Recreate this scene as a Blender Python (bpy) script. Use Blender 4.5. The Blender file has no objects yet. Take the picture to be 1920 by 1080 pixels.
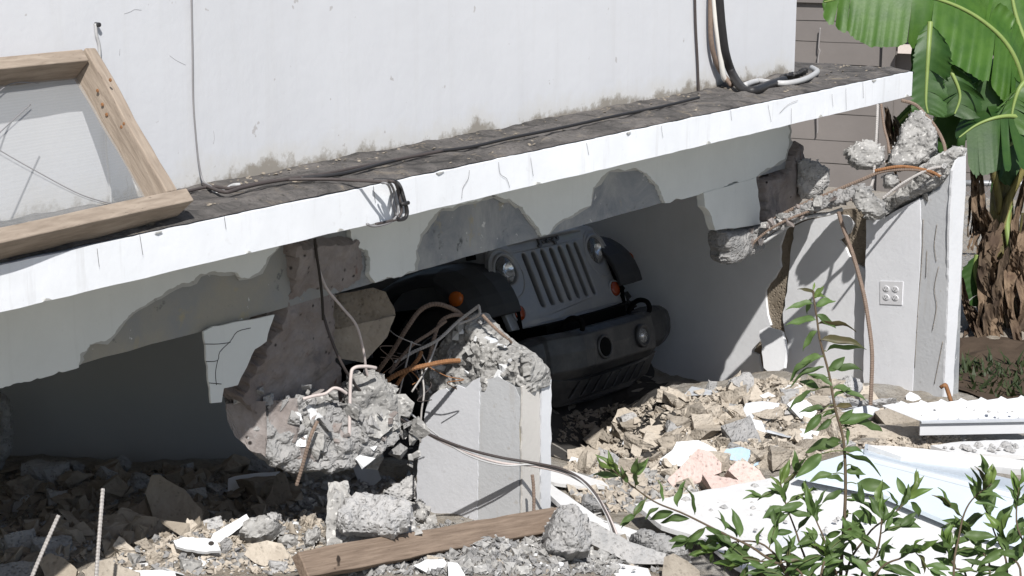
import bpy, bmesh, math, random
from math import sin, cos, radians, pi
from mathutils import Vector, Matrix, noise, Euler, geometry
random.seed(7)
SC = bpy.context.scene
COL = SC.collection

# ------------------------------------------------------------------ camera, sky, sun, exposure
FPX, HORIZON, CAM_H = 3400.0, -240.0, 2.9          # focal length and horizon measured in pixels of the 1920 px photograph
PITCH = math.atan((540 - HORIZON) / FPX)
cam = bpy.data.cameras.new("camera")
cam.sensor_width = 36.0
cam.lens = 36.0 * FPX / 1920.0
cam.clip_start, cam.clip_end = 0.1, 2000
camo = bpy.data.objects.new("camera", cam)
camo.location = (0, 0, CAM_H)
camo.rotation_euler = (pi / 2 - PITCH, 0, 0)
COL.objects.link(camo)
SC.camera = camo

SUN_AZ = (0.15, -0.989)       # horizontal direction towards the sun
SUN_EL = radians(47)
world = bpy.data.worlds.new("World")
SC.world = world
world.use_nodes = True
wn = world.node_tree.nodes
sky = wn.new("ShaderNodeTexSky")
sky.sky_type = 'NISHITA'
sky.sun_disc = False
sky.sun_elevation = SUN_EL
sky.sun_rotation = math.atan2(SUN_AZ[0], SUN_AZ[1])
world.node_tree.links.new(sky.outputs[0], wn["Background"].inputs[0])
wn["Background"].inputs[1].default_value = 0.08
sun = bpy.data.lights.new("sun", 'SUN')
sun.energy = 4.9
sun.angle = radians(0.53)
sun.color = (1.0, 0.97, 0.93)
suno = bpy.data.objects.new("sun", sun)
sd = Vector((SUN_AZ[0] * cos(SUN_EL), SUN_AZ[1] * cos(SUN_EL), sin(SUN_EL)))
suno.rotation_euler = sd.to_track_quat('Z', 'Y').to_euler()
suno.location = sd * 30
COL.objects.link(suno)
SC.view_settings.view_transform = 'Standard'
SC.view_settings.look = 'None'
SC.view_settings.exposure = 0.25
SC.view_settings.gamma = 1.0
SC.view_settings.use_curve_mapping = False
SC.render.engine = 'CYCLES'
SC.cycles.use_denoising = True
SC.cycles.max_bounces = 8
SC.cycles.transparent_max_bounces = 12

# ------------------------------------------------------------------ measuring helpers
CAM = Vector((0, 0, CAM_H))
FW = Vector((0, cos(PITCH), -sin(PITCH)))
UPV = Vector((0, sin(PITCH), cos(PITCH)))
def ray(x, y):
    return Vector(((x - 960) / FPX, 0, 0)) + UPV * ((540 - y) / FPX) + FW
def at(x, y, d):                       # the point seen at a photo pixel at depth d
    return CAM + ray(x, y) * d
def onz(x, y, z):
    r = ray(x, y)
    return CAM + r * ((z - CAM_H) / r.z)
class Plane:
    """An upright or tilted plane that outlines measured in the photograph are laid onto."""
    def __init__(s, p, n):
        s.p, s.n = Vector(p), Vector(n).normalized()
        s.a = Vector((0, 0, 1)).cross(s.n)
        s.a = s.a.normalized() if s.a.length > 1e-4 else Vector((1, 0, 0))
        s.b = s.n.cross(s.a)
    def on(s, x, y):
        r = ray(x, y)
        return CAM + r * ((s.p - CAM).dot(s.n) / r.dot(s.n))
    def off(s, k):
        return Plane(s.p + s.n * k, s.n)
    def uv(s, p):
        q = p - s.p
        return (q.dot(s.a), q.dot(s.b))
    def xyz(s, u, v, w=0):
        return s.p + s.a * u + s.b * v + s.n * w
def crag_noise(p, f, seed=0):
    """Angular, chipped relief: a few facets from cell distances plus ridged fine noise."""
    q = Vector((p[0]*f + seed*3.7, p[1]*f - seed*1.3, p[2]*f + seed*2.1))
    q = q + noise.noise_vector(q*0.7)*0.35
    d, _ = noise.voronoi(q*0.75)
    d2, _ = noise.voronoi(q*2.1 + Vector((5,1,2)))
    return (d[1]-d[0])*1.5 - 0.55 + (0.5-d2[0])*0.7 + (0.35-abs(noise.noise(q*3.3)))*0.35
def fnoise(p, f, seed=0):
    q = Vector((p[0] * f + seed * 3.7, p[1] * f - seed * 1.3, p[2] * f + seed * 2.1))
    return noise.noise(q) + 0.5 * noise.noise(q * 2.1) + 0.25 * noise.noise(q * 4.3)

# ------------------------------------------------------------------ object helpers
def tag(o, label=None, cat=None, group=None, kind=None):
    if label: o["label"] = label
    if cat: o["category"] = cat
    if group: o["group"] = group
    if kind: o["kind"] = kind
    return o
def root(name, loc, label, cat, group=None):
    o = bpy.data.objects.new(name, None)
    o.empty_display_size = 0.1
    o.location = loc
    COL.objects.link(o)
    return tag(o, label, cat, group)
def world_to(o):
    m = Matrix.Translation(o.location) @ o.rotation_euler.to_matrix().to_4x4() @ Matrix.Diagonal((*o.scale, 1))
    return world_to(o.parent) @ m if o.parent else m
def link(name, me, mat, parent=None, smooth=False, local=False):
    """One mesh object. Vertices come in world space unless local; under a parent they are moved into its space."""
    if parent is not None and not local:
        me.transform(world_to(parent).inverted())
    for m in (mat if isinstance(mat, (list, tuple)) else [mat]):
        me.materials.append(m)
    if smooth:
        me.polygons.foreach_set("use_smooth", [True] * len(me.polygons))
    o = bpy.data.objects.new(name, me)
    o.parent = parent
    COL.objects.link(o)
    return o
def mk(name, V, F, mat, parent=None, smooth=False, local=False):
    me = bpy.data.meshes.new(name)
    me.from_pydata([tuple(v) for v in V], [], F)
    bm = bmesh.new(); bm.from_mesh(me)
    bmesh.ops.recalc_face_normals(bm, faces=bm.faces)
    bm.to_mesh(me); bm.free()
    return link(name, me, mat, parent, smooth, local)
def mkbm(name, bm, mat, parent=None, smooth=False, local=False, recalc=True):
    if recalc: bmesh.ops.recalc_face_normals(bm, faces=bm.faces)
    me = bpy.data.meshes.new(name)
    bm.to_mesh(me); bm.free()
    return link(name, me, mat, parent, smooth, local)
def box_vf(p0, p1):
    (x0, y0, z0), (x1, y1, z1) = p0, p1
    V = [(x0,y0,z0),(x1,y0,z0),(x1,y1,z0),(x0,y1,z0),(x0,y0,z1),(x1,y0,z1),(x1,y1,z1),(x0,y1,z1)]
    return V, [(0,3,2,1),(4,5,6,7),(0,1,5,4),(1,2,6,5),(2,3,7,6),(3,0,4,7)]
def merge(parts):
    V, F = [], []
    for v, f in parts:
        k = len(V); V += list(v); F += [tuple(i + k for i in q) for q in f]
    return V, F
def bevel_obj(o, w, seg=2):
    bm = bmesh.new(); bm.from_mesh(o.data)
    bmesh.ops.bevel(bm, geom=[e for e in bm.edges if len(e.link_faces) == 2 and e.calc_face_angle(0) > 0.5], offset=w, segments=seg, affect='EDGES', profile=0.5)
    bm.to_mesh(o.data); bm.free()
    return o
def smooth_path(pts, n=6):
    P = [Vector(p) for p in pts]
    if len(P) < 3 or n < 2: return P
    out = []
    for i in range(len(P) - 1):
        a, b, c, d = P[max(i-1,0)], P[i], P[i+1], P[min(i+2,len(P)-1)]
        for k in range(n):
            t = k / n
            out.append(0.5*((2*b)+(c-a)*t+(2*a-5*b+4*c-d)*t*t+(3*b-a-3*c+d)*t**3))
    out.append(P[-1])
    return out
def tube_vf(pts, r, sides=7, n=6, taper=None, ridge=0, step=None):
    P = smooth_path(pts, n)
    if step:                                     # resample evenly, for ribbed bars
        Q, acc = [P[0]], 0.0
        for a, b in zip(P, P[1:]):
            L = (b - a).length; k = step - acc
            while k <= L:
                Q.append(a.lerp(b, k / L)); k += step
            acc = L - (k - step)
        P = Q if len(Q) > 2 else P
    V, F = [], []
    up = Vector((0.31, 0.22, 0.92))
    for i, p in enumerate(P):
        t = (P[min(i+1,len(P)-1)] - P[max(i-1,0)])
        t = t.normalized() if t.length > 1e-9 else Vector((0,0,1))
        x = t.cross(up)
        x = x.normalized() if x.length > 1e-3 else t.cross(Vector((1,0,0))).normalized()
        y = t.cross(x); up = x.cross(t)
        rr = r * (1 + (ridge if i % 2 else 0))
        if taper: rr *= taper[0] + (taper[1]-taper[0]) * i / (len(P)-1)
        for k in range(sides):
            a = 2*pi*k/sides
            V.append(p + x*(rr*cos(a)) + y*(rr*sin(a)))
    m = len(P)
    for i in range(m-1):
        for k in range(sides):
            a, b = i*sides+k, i*sides+(k+1) % sides
            F.append((a, b, b+sides, a+sides))
    F.append(tuple(range(sides))[::-1]); F.append(tuple((m-1)*sides+k for k in range(sides)))
    return V, F
def tube(name, pts, r, mat, parent=None, **kw):
    V, F = tube_vf(pts, r, **kw)
    return mk(name, V, F, mat, parent, smooth=not kw.get("ridge"))
def rebar(name, pts, r, mat, parent=None, n=8):
    return tube(name, pts, r, mat, parent, n=n, sides=7, ridge=0.22, step=0.0055)
def densify(poly, step, jit, seed):
    rnd = random.Random(seed); out = []
    for i in range(len(poly)):
        a, b = Vector(poly[i]), Vector(poly[(i+1) % len(poly)])
        L = (b-a).length; k = max(1, int(L/step))
        for j in range(k):
            p = a.lerp(b, j/k)
            if j: p += Vector((rnd.uniform(-jit,jit), rnd.uniform(-jit,jit)))
            out.append((p.x, p.y))
    return out
def plate(name, poly, plane, t, mat, parent=None, jit=0, step=14, seed=1, back=1.0, zmax=None, zmin=None):
    """A slab with real thickness whose front face has an outline measured on the photograph (poly in pixels), lying on plane."""
    if jit: poly = densify(poly, step, jit, seed)
    top = [plane.on(x, y) for x, y in poly]
    if zmax is not None:
        top = [Vector((p.x, p.y, max(min(p.z, zmax), zmin if zmin is not None else -9))) for p in top]
    uv = [Vector(plane.uv(p)) for p in top]
    n = len(uv)
    pts, _, tris, _, _, _ = geometry.delaunay_2d_cdt(uv, [(i, (i+1) % n) for i in range(n)], [], 1, 1e-5)
    c = sum(top, Vector()) / len(top)
    front = [plane.xyz(p.x, p.y) for p in pts]
    rear = [c + (p - c) * back - plane.n * t for p in front]
    m = len(front); seen = {}
    F = []
    for f in tris:
        F.append(tuple(f)); F.append(tuple(i+m for i in f[::-1]))
        for k in range(len(f)): seen[f[k], f[(k+1) % len(f)]] = 1
    F += [(i, j, j+m, i+m) for (i, j) in seen if (j, i) not in seen]
    return mk(name, front+rear, F, mat, parent)
def rough_bm(bm, cuts, amp, freq, seed=0, keep=None):
    bmesh.ops.triangulate(bm, faces=bm.faces[:])
    for _ in range(cuts):
        bmesh.ops.subdivide_edges(bm, edges=bm.edges[:], cuts=1, use_grid_fill=True)
        bmesh.ops.triangulate(bm, faces=[f for f in bm.faces if len(f.verts) > 3])
    bm.normal_update()
    D = [(v, v.normal * amp * (fnoise(v.co, freq, seed) + 0.5*crag_noise(v.co, freq*2, seed))) for v in bm.verts]
    for v, d in D:
        if keep is None or not keep(v): v.co += d
def shard(name, poly, d, nrm, t, mat, label=None, parent=None, cat="rubble", group=None, back=0.82, amp=0.006, cuts=2, seed=1, freq=14):
    """A broken piece: its near face has the outline seen in the photograph at depth d, its body goes back by t and narrows."""
    cx = sum(p[0] for p in poly)/len(poly); cy = sum(p[1] for p in poly)/len(poly)
    pl = Plane(at(cx, cy, d), nrm)
    top = [pl.on(x, y) for x, y in poly]
    c = sum(top, Vector())/len(top)
    rnd = random.Random(seed)
    bot = [c + (p-c)*(back*rnd.uniform(0.92,1.06)) - pl.n*t*rnd.uniform(0.8,1.1) for p in top]
    bm = bmesh.new()
    vs = [bm.verts.new(p) for p in top+bot]; n = len(top)
    bm.faces.new(vs[:n]); bm.faces.new(vs[n:][::-1])
    for i in range(n): bm.faces.new((vs[i], vs[i+n], vs[(i+1) % n+n], vs[(i+1) % n]))
    if cuts: rough_bm(bm, cuts, amp, freq, seed)
    o = mkbm(name, bm, mat, parent)
    if label: tag(o, label, cat, group)
    return o
def inside(poly, x, y):
    c = False; j = len(poly)-1
    for i in range(len(poly)):
        (xi, yi), (xj, yj) = poly[i], poly[j]
        if (yi > y) != (yj > y) and x < (xj-xi)*(y-yi)/(yj-yi+1e-12)+xi: c = not c
        j = i
    return c
def edge_dist(poly, x, y):
    best = 1e9
    for i in range(len(poly)):
        ax, ay = poly[i]; bx, by = poly[(i+1) % len(poly)]
        dx, dy = bx-ax, by-ay
        t = max(0, min(1, ((x-ax)*dx+(y-ay)*dy)/(dx*dx+dy*dy+1e-12)))
        best = min(best, math.hypot(x-ax-t*dx, y-ay-t*dy))
    return best
def lump(name, poly, plane, thick, mat, parent=None, amp=0.012, freq=18, res=0.011, rnd=0.06, seed=1, front=1.0, backk=1.0, flat=True):
    """A rugged broken mass whose silhouette has the outline measured in the photograph; rounded towards its rim, lumpy all over."""
    poly = densify(poly, 9, 2.6, seed)
    P = [plane.uv(plane.on(x, y)) for x, y in poly]
    u0, u1 = min(p[0] for p in P), max(p[0] for p in P); v0, v1 = min(p[1] for p in P), max(p[1] for p in P)
    nu, nv = int((u1-u0)/res)+2, int((v1-v0)/res)+2
    idx, V = {}, []
    rj = random.Random(seed)
    for j in range(nv+1):
        for i in range(nu+1):
            u, v = u0+i*res, v0+j*res
            if inside(P, u, v):
                e = edge_dist(P, u, v); k = min(1, e/rnd)
                prof = math.sqrt(max(0.0, 1-(1-k)**2))
                q = plane.xyz(u, v)
                nn = crag_noise(q, freq*0.55, seed)
                h = thick*0.5*prof*(1+0.35*fnoise(q, freq*0.35, seed+5)) + amp*nn*min(1, e/0.012)
                hb = -thick*0.5*prof*backk
                if e < res*1.2: h, hb = 0.002, -0.002
                ju, jv = rj.uniform(-.3,.3)*res, rj.uniform(-.3,.3)*res
                idx[i, j] = len(V); V.append(plane.xyz(u+ju, v+jv, h*front)); V.append(plane.xyz(u+ju, v+jv, hb))
    F = []
    from collections import Counter
    E = Counter()
    for (i, j), a in idx.items():
        q = [idx.get(k) for k in ((i, j), (i+1, j), (i+1, j+1), (i, j+1))]
        if None not in q:
            F.append(tuple(q)); F.append(tuple(x+1 for x in q[::-1]))
            for s in range(4): E[q[s], q[(s+1) % 4]] += 1
    for (a, b) in list(E):
        if (b, a) not in E: F.append((b, a, a+1, b+1))
    bm = bmesh.new(); vs = [bm.verts.new(v) for v in V]
    for f in F:
        try: bm.faces.new([vs[i] for i in f])
        except ValueError: pass
    bmesh.ops.delete(bm, geom=[v for v in bm.verts if not v.link_faces], context='VERTS')
    return mkbm(name, bm, mat, parent, smooth=not flat)
def beam_vf(p0, p1, side, w, t, jit=0.0, n=1, seed=0):
    """A sawn bar from p0 to p1; side is the direction of its width w, the third side is t."""
    p0, p1 = Vector(p0), Vector(p1); ax = (p1-p0).normalized()
    s = (side - ax*side.dot(ax)).normalized(); q = ax.cross(s)
    V, F = [], []
    for i in range(n+1):
        c = p0.lerp(p1, i/n)
        for a, b in ((-1,-1),(1,-1),(1,1),(-1,1)):
            v = c + s*(a*w/2) + q*(b*t/2)
            if jit: v = v + Vector((1,1,1))*(jit*noise.noise(v*9+Vector((seed,0,0))))
            V.append(v)
    for i in range(n):
        for k in range(4):
            a, b = i*4+k, i*4+(k+1) % 4
            F.append((a, b, b+4, a+4))
    F += [(3,2,1,0), tuple(n*4+k for k in range(4))]
    return V, F
def sawn(name, p0, p1, side, w, t, mat, parent=None, jit=0.003, seed=0):
    p0, p1 = Vector(p0), Vector(p1); L = (p1-p0).length
    V, F = beam_vf((0,0,0), (L,0,0), Vector((0,1,0)), w, t, jit, max(4, int(L/0.05)), seed)
    o = mk(name, V, F, mat, None, local=True); bevel_obj(o, 0.004, 2)
    x = (p1-p0).normalized(); y = (side - x*side.dot(x)).normalized(); z = x.cross(y)
    base = parent.location if parent else Vector()
    o.matrix_world = Matrix.Translation(p0-base) @ Matrix((x, y, z)).transposed().to_4x4()
    o.parent = parent
    return o
def curve_mesh(splines, extrude, bevel=0.0, res=3):
    """A filled outline with holes (first outline outside, the others cut out), as mesh data in its own x/y plane."""
    cu = bpy.data.curves.new("outline", 'CURVE'); cu.dimensions = '2D'; cu.fill_mode = 'BOTH'
    cu.extrude = extrude; cu.bevel_depth = bevel; cu.bevel_resolution = res
    for pts in splines:
        sp = cu.splines.new('POLY'); sp.points.add(len(pts)-1); sp.use_cyclic_u = True
        for p, q in zip(sp.points, pts): p.co = (q[0], q[1], 0, 1)
    o = bpy.data.objects.new("outline", cu); COL.objects.link(o)
    dg = bpy.context.evaluated_depsgraph_get()
    me = bpy.data.meshes.new_from_object(o.evaluated_get(dg))
    bpy.data.objects.remove(o); bpy.data.curves.remove(cu)
    me.materials.clear()
    return me
def lathe_vf(profile, axis_o, axis, seg=20, ref=None):
    """profile: (radius, height) pairs turned round axis."""
    axis = Vector(axis).normalized(); o = Vector(axis_o)
    x = axis.orthogonal().normalized() if ref is None else (Vector(ref)-axis*Vector(ref).dot(axis)).normalized()
    y = axis.cross(x)
    V, F = [], []
    for r, h in profile:
        for k in range(seg):
            a = 2*pi*k/seg; V.append(o+axis*h+x*(r*cos(a))+y*(r*sin(a)))
    for i in range(len(profile)-1):
        for k in range(seg):
            a, b = i*seg+k, i*seg+(k+1) % seg
            F.append((a, b, b+seg, a+seg))
    if profile[0][0] > 1e-6: F.append(tuple(range(seg))[::-1])
    if profile[-1][0] > 1e-6: F.append(tuple((len(profile)-1)*seg+k for k in range(seg)))
    return V, F
def ellipse(cx, cy, rx, ry, n=24):
    return [(cx+rx*cos(2*pi*k/n), cy+ry*sin(2*pi*k/n)) for k in range(n)]

FRAG = {}
def fragments(parent, poly, plane, n, smin, smax, mats, seed, k0=0.0, k1=0.05):
    """Small angular pieces stuck all over a broken face, each a part of its own."""
    r = random.Random(seed); out = []
    x0, x1 = min(p[0] for p in poly), max(p[0] for p in poly); y0, y1 = min(p[1] for p in poly), max(p[1] for p in poly)
    while len(out) < n:
        x, y = r.uniform(x0, x1), r.uniform(y0, y1)
        if not inside(poly, x, y): continue
        mt = r.choice(mats); key = (mt, r.randrange(6))
        if key not in FRAG:
            bm = bmesh.new(); q = random.Random(hash(key[1])*7+len(mt))
            for _ in range(11):
                bm.verts.new([q.choice((-1,1))*q.uniform(.45,1)*d for d in (0.5, 0.4, 0.32)])
            g = bmesh.ops.convex_hull(bm, input=bm.verts[:])
            for v in [v for v in bm.verts if not v.link_faces]: bm.verts.remove(v)
            bmesh.ops.recalc_face_normals(bm, faces=bm.faces)
            rough_bm(bm, 1, 0.05, 3, key[1])
            me = bpy.data.meshes.new("fragment"); bm.to_mesh(me); bm.free(); me.materials.append(MAT[mt]); FRAG[key] = me
        o = bpy.data.objects.new("fragment", FRAG[key])
        sz = smin+(smax-smin)*r.random()**1.6
        o.location = plane.off(r.uniform(k0, k1)).on(x, y) - parent.location
        o.rotation_euler = (r.uniform(0,6.3), r.uniform(0,6.3), r.uniform(0,6.3)); o.scale = (sz, sz, sz)
        o.parent = parent; COL.objects.link(o); out.append(o)

# ------------------------------------------------------------------ materials
class M:
    """A small builder for procedural node materials."""
    def __init__(s, name, rough=0.8, spec=0.3, metal=0.0):
        s.m = bpy.data.materials.new(name); s.m.use_nodes = True
        s.t = s.m.node_tree; s.n = s.t.nodes; s.b = s.n["Principled BSDF"]
        s.b.inputs["Roughness"].default_value = rough
        s.b.inputs["Specular IOR Level"].default_value = spec
        s.b.inputs["Metallic"].default_value = metal
        s.tc = s.n.new("ShaderNodeTexCoord"); s.height = None
        g = s.n.new("ShaderNodeNewGeometry"); s.pos = g.outputs["Position"]
    def l(s, a, b): s.t.links.new(a, b)
    def coord(s, scale=(1,1,1), local=False):
        mp = s.n.new("ShaderNodeMapping"); mp.inputs["Scale"].default_value = scale
        s.l(s.tc.outputs["Object"] if local else s.pos, mp.inputs[0]); return mp.outputs[0]
    def noise(s, scale, detail=5, rough=0.6, stretch=(1,1,1), dist=0, local=False):
        t = s.n.new("ShaderNodeTexNoise"); t.inputs["Scale"].default_value = scale
        t.inputs["Detail"].default_value = detail; t.inputs["Roughness"].default_value = rough; t.inputs["Distortion"].default_value = dist
        s.l(s.coord(stretch, local), t.inputs["Vector"]); return t.outputs[0]
    def voro(s, scale, feature='F1', stretch=(1,1,1), rand=1, local=False, out="Distance"):
        t = s.n.new("ShaderNodeTexVoronoi"); t.feature = feature; t.inputs["Scale"].default_value = scale; t.inputs["Randomness"].default_value = rand
        s.l(s.coord(stretch, local), t.inputs["Vector"]); return t.outputs[out]
    def ramp(s, f, stops, interp='LINEAR'):
        r = s.n.new("ShaderNodeValToRGB"); r.color_ramp.interpolation = interp
        e = r.color_ramp.elements
        while len(e) < len(stops): e.new(0.5)
        for k, (p, c) in zip(e, stops):
            k.position = p; k.color = (*c, 1) if not isinstance(c, (int, float)) else (c, c, c, 1)
        s.l(f, r.inputs[0]); return r.outputs[0]
    def mix(s, f, a, b, mode='MIX'):
        x = s.n.new("ShaderNodeMix"); x.data_type = 'RGBA'; x.blend_type = mode
        for v, k in ((f, 0), (a, 6), (b, 7)):
            if isinstance(v, (int, float)): x.inputs[k].default_value = v if k == 0 else (v, v, v, 1)
            elif isinstance(v, tuple): x.inputs[k].default_value = (*v, 1)
            else: s.l(v, x.inputs[k])
        return x.outputs[2]
    def math(s, op, a, b=0.0):
        x = s.n.new("ShaderNodeMath"); x.operation = op
        for v, k in ((a, 0), (b, 1)):
            if isinstance(v, (int, float)): x.inputs[k].default_value = v
            else: s.l(v, x.inputs[k])
        return x.outputs[0]
    def random(s):
        return s.n.new("ShaderNodeObjectInfo").outputs["Random"]
    def color(s, c):
        if isinstance(c, tuple): s.b.inputs["Base Color"].default_value = (*c, 1)
        else: s.l(c, s.b.inputs["Base Color"])
        return s
    def rough(s, c): s.l(c, s.b.inputs["Roughness"]); return s
    def bump(s, h, strength=0.5, dist=0.01):
        b = s.n.new("ShaderNodeBump"); b.inputs["Strength"].default_value = strength; b.inputs["Distance"].default_value = dist
        s.l(h, b.inputs["Height"])
        if s.height is not None: s.l(s.height, b.inputs["Normal"])
        s.height = b.outputs[0]; s.l(s.height, s.b.inputs["Normal"]); return s
    def lift(s, k):       # per-object brightness differences
        pass

def painted(name, c, dirt=(0.33,0.31,0.28), streak=0.25, rough=0.75, spots=0.0, bump=0.25, vary=0.06):
    m = M(name, rough)
    base = m.mix(m.ramp(m.noise(1.7, 6, 0.65), [(0.35,0.0),(0.7,1.0)]), c, tuple(k*(1-vary*2) for k in c))
    st = m.ramp(m.noise(3.0, 6, 0.7, (6,6,0.5)), [(0.56,0.0),(0.80,1.0)])
    base = m.mix(m.math('MULTIPLY', st, streak), base, dirt)
    if spots:
        sp = m.ramp(m.noise(26, 3, 0.6), [(0.66,0.0),(0.70,1.0)])
        base = m.mix(m.math('MULTIPLY', sp, spots), base, dirt)
    m.color(base).bump(m.noise(55, 4, 0.6), bump, 0.004).bump(m.noise(7, 3), 0.2, 0.01)
    return m.m
def concrete(name, c1, c2, pits=0.5, scale=20, bump=0.9, specks=None, dist=0.012, tint=0.10):
    m = M(name, 0.95, 0.15)
    base = m.mix(m.ramp(m.noise(scale*0.5, 8, 0.7), [(0.32,0.0),(0.68,1.0)]), c1, c2)
    v = m.voro(scale*3.2)
    pit = m.ramp(v, [(0.05,1.0),(0.30,0.0)])
    sel = m.ramp(m.noise(scale*0.9, 2), [(0.48,0.0),(0.58,1.0)])
    base = m.mix(m.math('MULTIPLY', m.math('MULTIPLY', pit, sel), pits), base, tuple(k*0.25 for k in c1))
    if specks:
        sp = m.ramp(m.noise(scale*4.0, 3, 0.5), [(0.60,0.0),(0.66,1.0)])
        base = m.mix(sp, base, specks)
    rv = m.ramp(m.random(), [(0.0,1-tint*1.6),(1.0,1.0+tint)])
    base = m.mix(1.0, base, rv, 'MULTIPLY')
    h = m.mix(0.5, m.noise(scale*2.2, 8, 0.75), m.ramp(v, [(0.0,0.0),(0.5,1.0)]))
    m.color(base).bump(h, bump, dist)
    return m.m
def plain(name, c, rough=0.5, spec=0.4, metal=0.0, nz=0.12, scale=30, bump=0.1, vary=0.0):
    m = M(name, rough, spec, metal)
    base = m.mix(m.noise(scale, 5), tuple(k*(1-nz) for k in c), tuple(min(1,k*(1+nz)) for k in c))
    if vary:
        base = m.mix(1.0, base, m.ramp(m.random(), [(0.0,1-vary),(1.0,1+vary)]), 'MULTIPLY')
    m.color(base)
    if bump: m.bump(m.noise(scale*4, 4), bump, 0.002)
    return m.m

MAT = {}
# upper wall: white paint with grime low down, rust freckles and hairline marks
m = M("wall_paint", 0.8)
base = m.mix(m.ramp(m.noise(0.9, 7, 0.65), [(0.3,0.0),(0.72,1.0)]), (0.61,0.62,0.645), (0.55,0.56,0.585))
st = m.ramp(m.noise(2.2, 6, 0.7, (7,7,0.35)), [(0.52,0.0),(0.8,1.0)])
base = m.mix(m.math('MULTIPLY', st, 0.35), base, (0.50,0.50,0.50))
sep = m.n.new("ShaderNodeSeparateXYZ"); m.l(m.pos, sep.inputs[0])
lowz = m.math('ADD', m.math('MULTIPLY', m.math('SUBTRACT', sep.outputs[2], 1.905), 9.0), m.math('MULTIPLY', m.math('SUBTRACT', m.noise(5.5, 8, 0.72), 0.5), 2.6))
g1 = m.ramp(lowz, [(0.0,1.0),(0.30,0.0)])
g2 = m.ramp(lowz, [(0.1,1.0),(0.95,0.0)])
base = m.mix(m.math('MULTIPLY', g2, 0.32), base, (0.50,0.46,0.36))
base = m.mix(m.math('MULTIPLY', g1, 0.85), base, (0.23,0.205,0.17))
fr = m.ramp(m.noise(17, 3, 0.55), [(0.715,0.0),(0.735,1.0)])
base = m.mix(m.math('MULTIPLY', fr, 0.5), base, (0.30,0.27,0.25))
m.color(base).bump(m.noise(38, 5, 0.6), 0.16, 0.005).bump(m.noise(2.5, 3), 0.2, 0.02)
MAT["wall"] = m.m
MAT["fascia"] = painted("fascia_paint", (0.78,0.80,0.83), (0.42,0.41,0.40), 0.45, 0.6, 0.12, 0.15)
# slab top: black lichen, brown roofing and bare patches
m = M("weathered_slab", 0.95, 0.1)
base = m.mix(m.ramp(m.noise(4.5, 9, 0.75, (1,1,1), 0.6), [(0.36,0.0),(0.62,1.0)]), (0.058,0.056,0.055), (0.19,0.176,0.166))
base = m.mix(m.ramp(m.noise(9, 8, 0.8, (1,1,1), 1.0), [(0.56,0.0),(0.66,1.0)]), base, (0.27,0.23,0.18))
base = m.mix(m.ramp(m.noise(48, 5, 0.7), [(0.55,0.0),(0.75,1.0)]), base, (0.035,0.033,0.03))
m.color(base).bump(m.noise(30, 8, 0.8), 1.0, 0.015)
MAT["slab_top"] = m.m
MAT["plaster_beam"] = painted("beam_plaster", (0.68,0.70,0.68), (0.34,0.34,0.31), 0.18, 0.8, 0.08, 0.25)
MAT["undercoat"] = painted("plaster_undercoat", (0.42,0.42,0.40), (0.22,0.21,0.19), 0.4, 0.9, 0.4, 0.5)
MAT["plaster_white"] = painted("side_wall_plaster", (0.78,0.79,0.81), (0.42,0.41,0.40), 0.12, 0.8, 0.05, 0.2)
MAT["pier_paint"] = painted("pier_paint", (0.62,0.63,0.66), (0.34,0.33,0.32), 0.14, 0.75, 0.2, 0.32)
MAT["far_paint"] = painted("far_pier_paint", (0.76,0.77,0.80), (0.34,0.33,0.32), 0.12, 0.75, 0.15, 0.25)
MAT["pier_white"] = painted("pier_white_edge", (0.62,0.63,0.65), (0.42,0.38,0.32), 0.2, 0.75, 0.12, 0.3)
MAT["gap_dark"] = plain("dark_crack", (0.045,0.04,0.036), 0.95, 0.05)
m = M("bare_beam_concrete", 0.9, 0.2)
base = m.mix(m.ramp(m.noise(3.2, 8, 0.7, (1,1,1), 0.8), [(0.36,0.0),(0.64,1.0)]), (0.185,0.20,0.222), (0.335,0.34,0.338))
sx = m.n.new("ShaderNodeSeparateXYZ"); m.l(m.pos, sx.inputs[0])
warm = m.math("ADD", sx.outputs[0], m.math("MULTIPLY", m.noise(2.0, 4), 0.8))
base = m.mix(m.ramp(m.math("ADD", m.math("MULTIPLY", warm, -1.0), 0.3), [(0.35,0.0),(0.75,1.0)]), base, m.mix(m.ramp(m.noise(3.5, 6, 0.6), [(0.4,0.0),(0.6,1.0)]), (0.30,0.285,0.245), (0.25,0.255,0.25)))
base = m.mix(m.ramp(m.noise(6.5, 6, 0.6), [(0.60,0.0),(0.72,1.0)]), base, (0.36,0.31,0.20))
base = m.mix(m.ramp(m.noise(11, 7, 0.7), [(0.62,0.0),(0.70,1.0)]), base, (0.10,0.105,0.11))
base = m.mix(m.ramp(m.noise(16, 4, 0.7), [(0.66,0.0),(0.70,1.0)]), base, (0.55,0.55,0.54))
m.color(base).bump(m.noise(22, 8, 0.7), 0.5, 0.012)
MAT["beam_concrete"] = m.m
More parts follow.
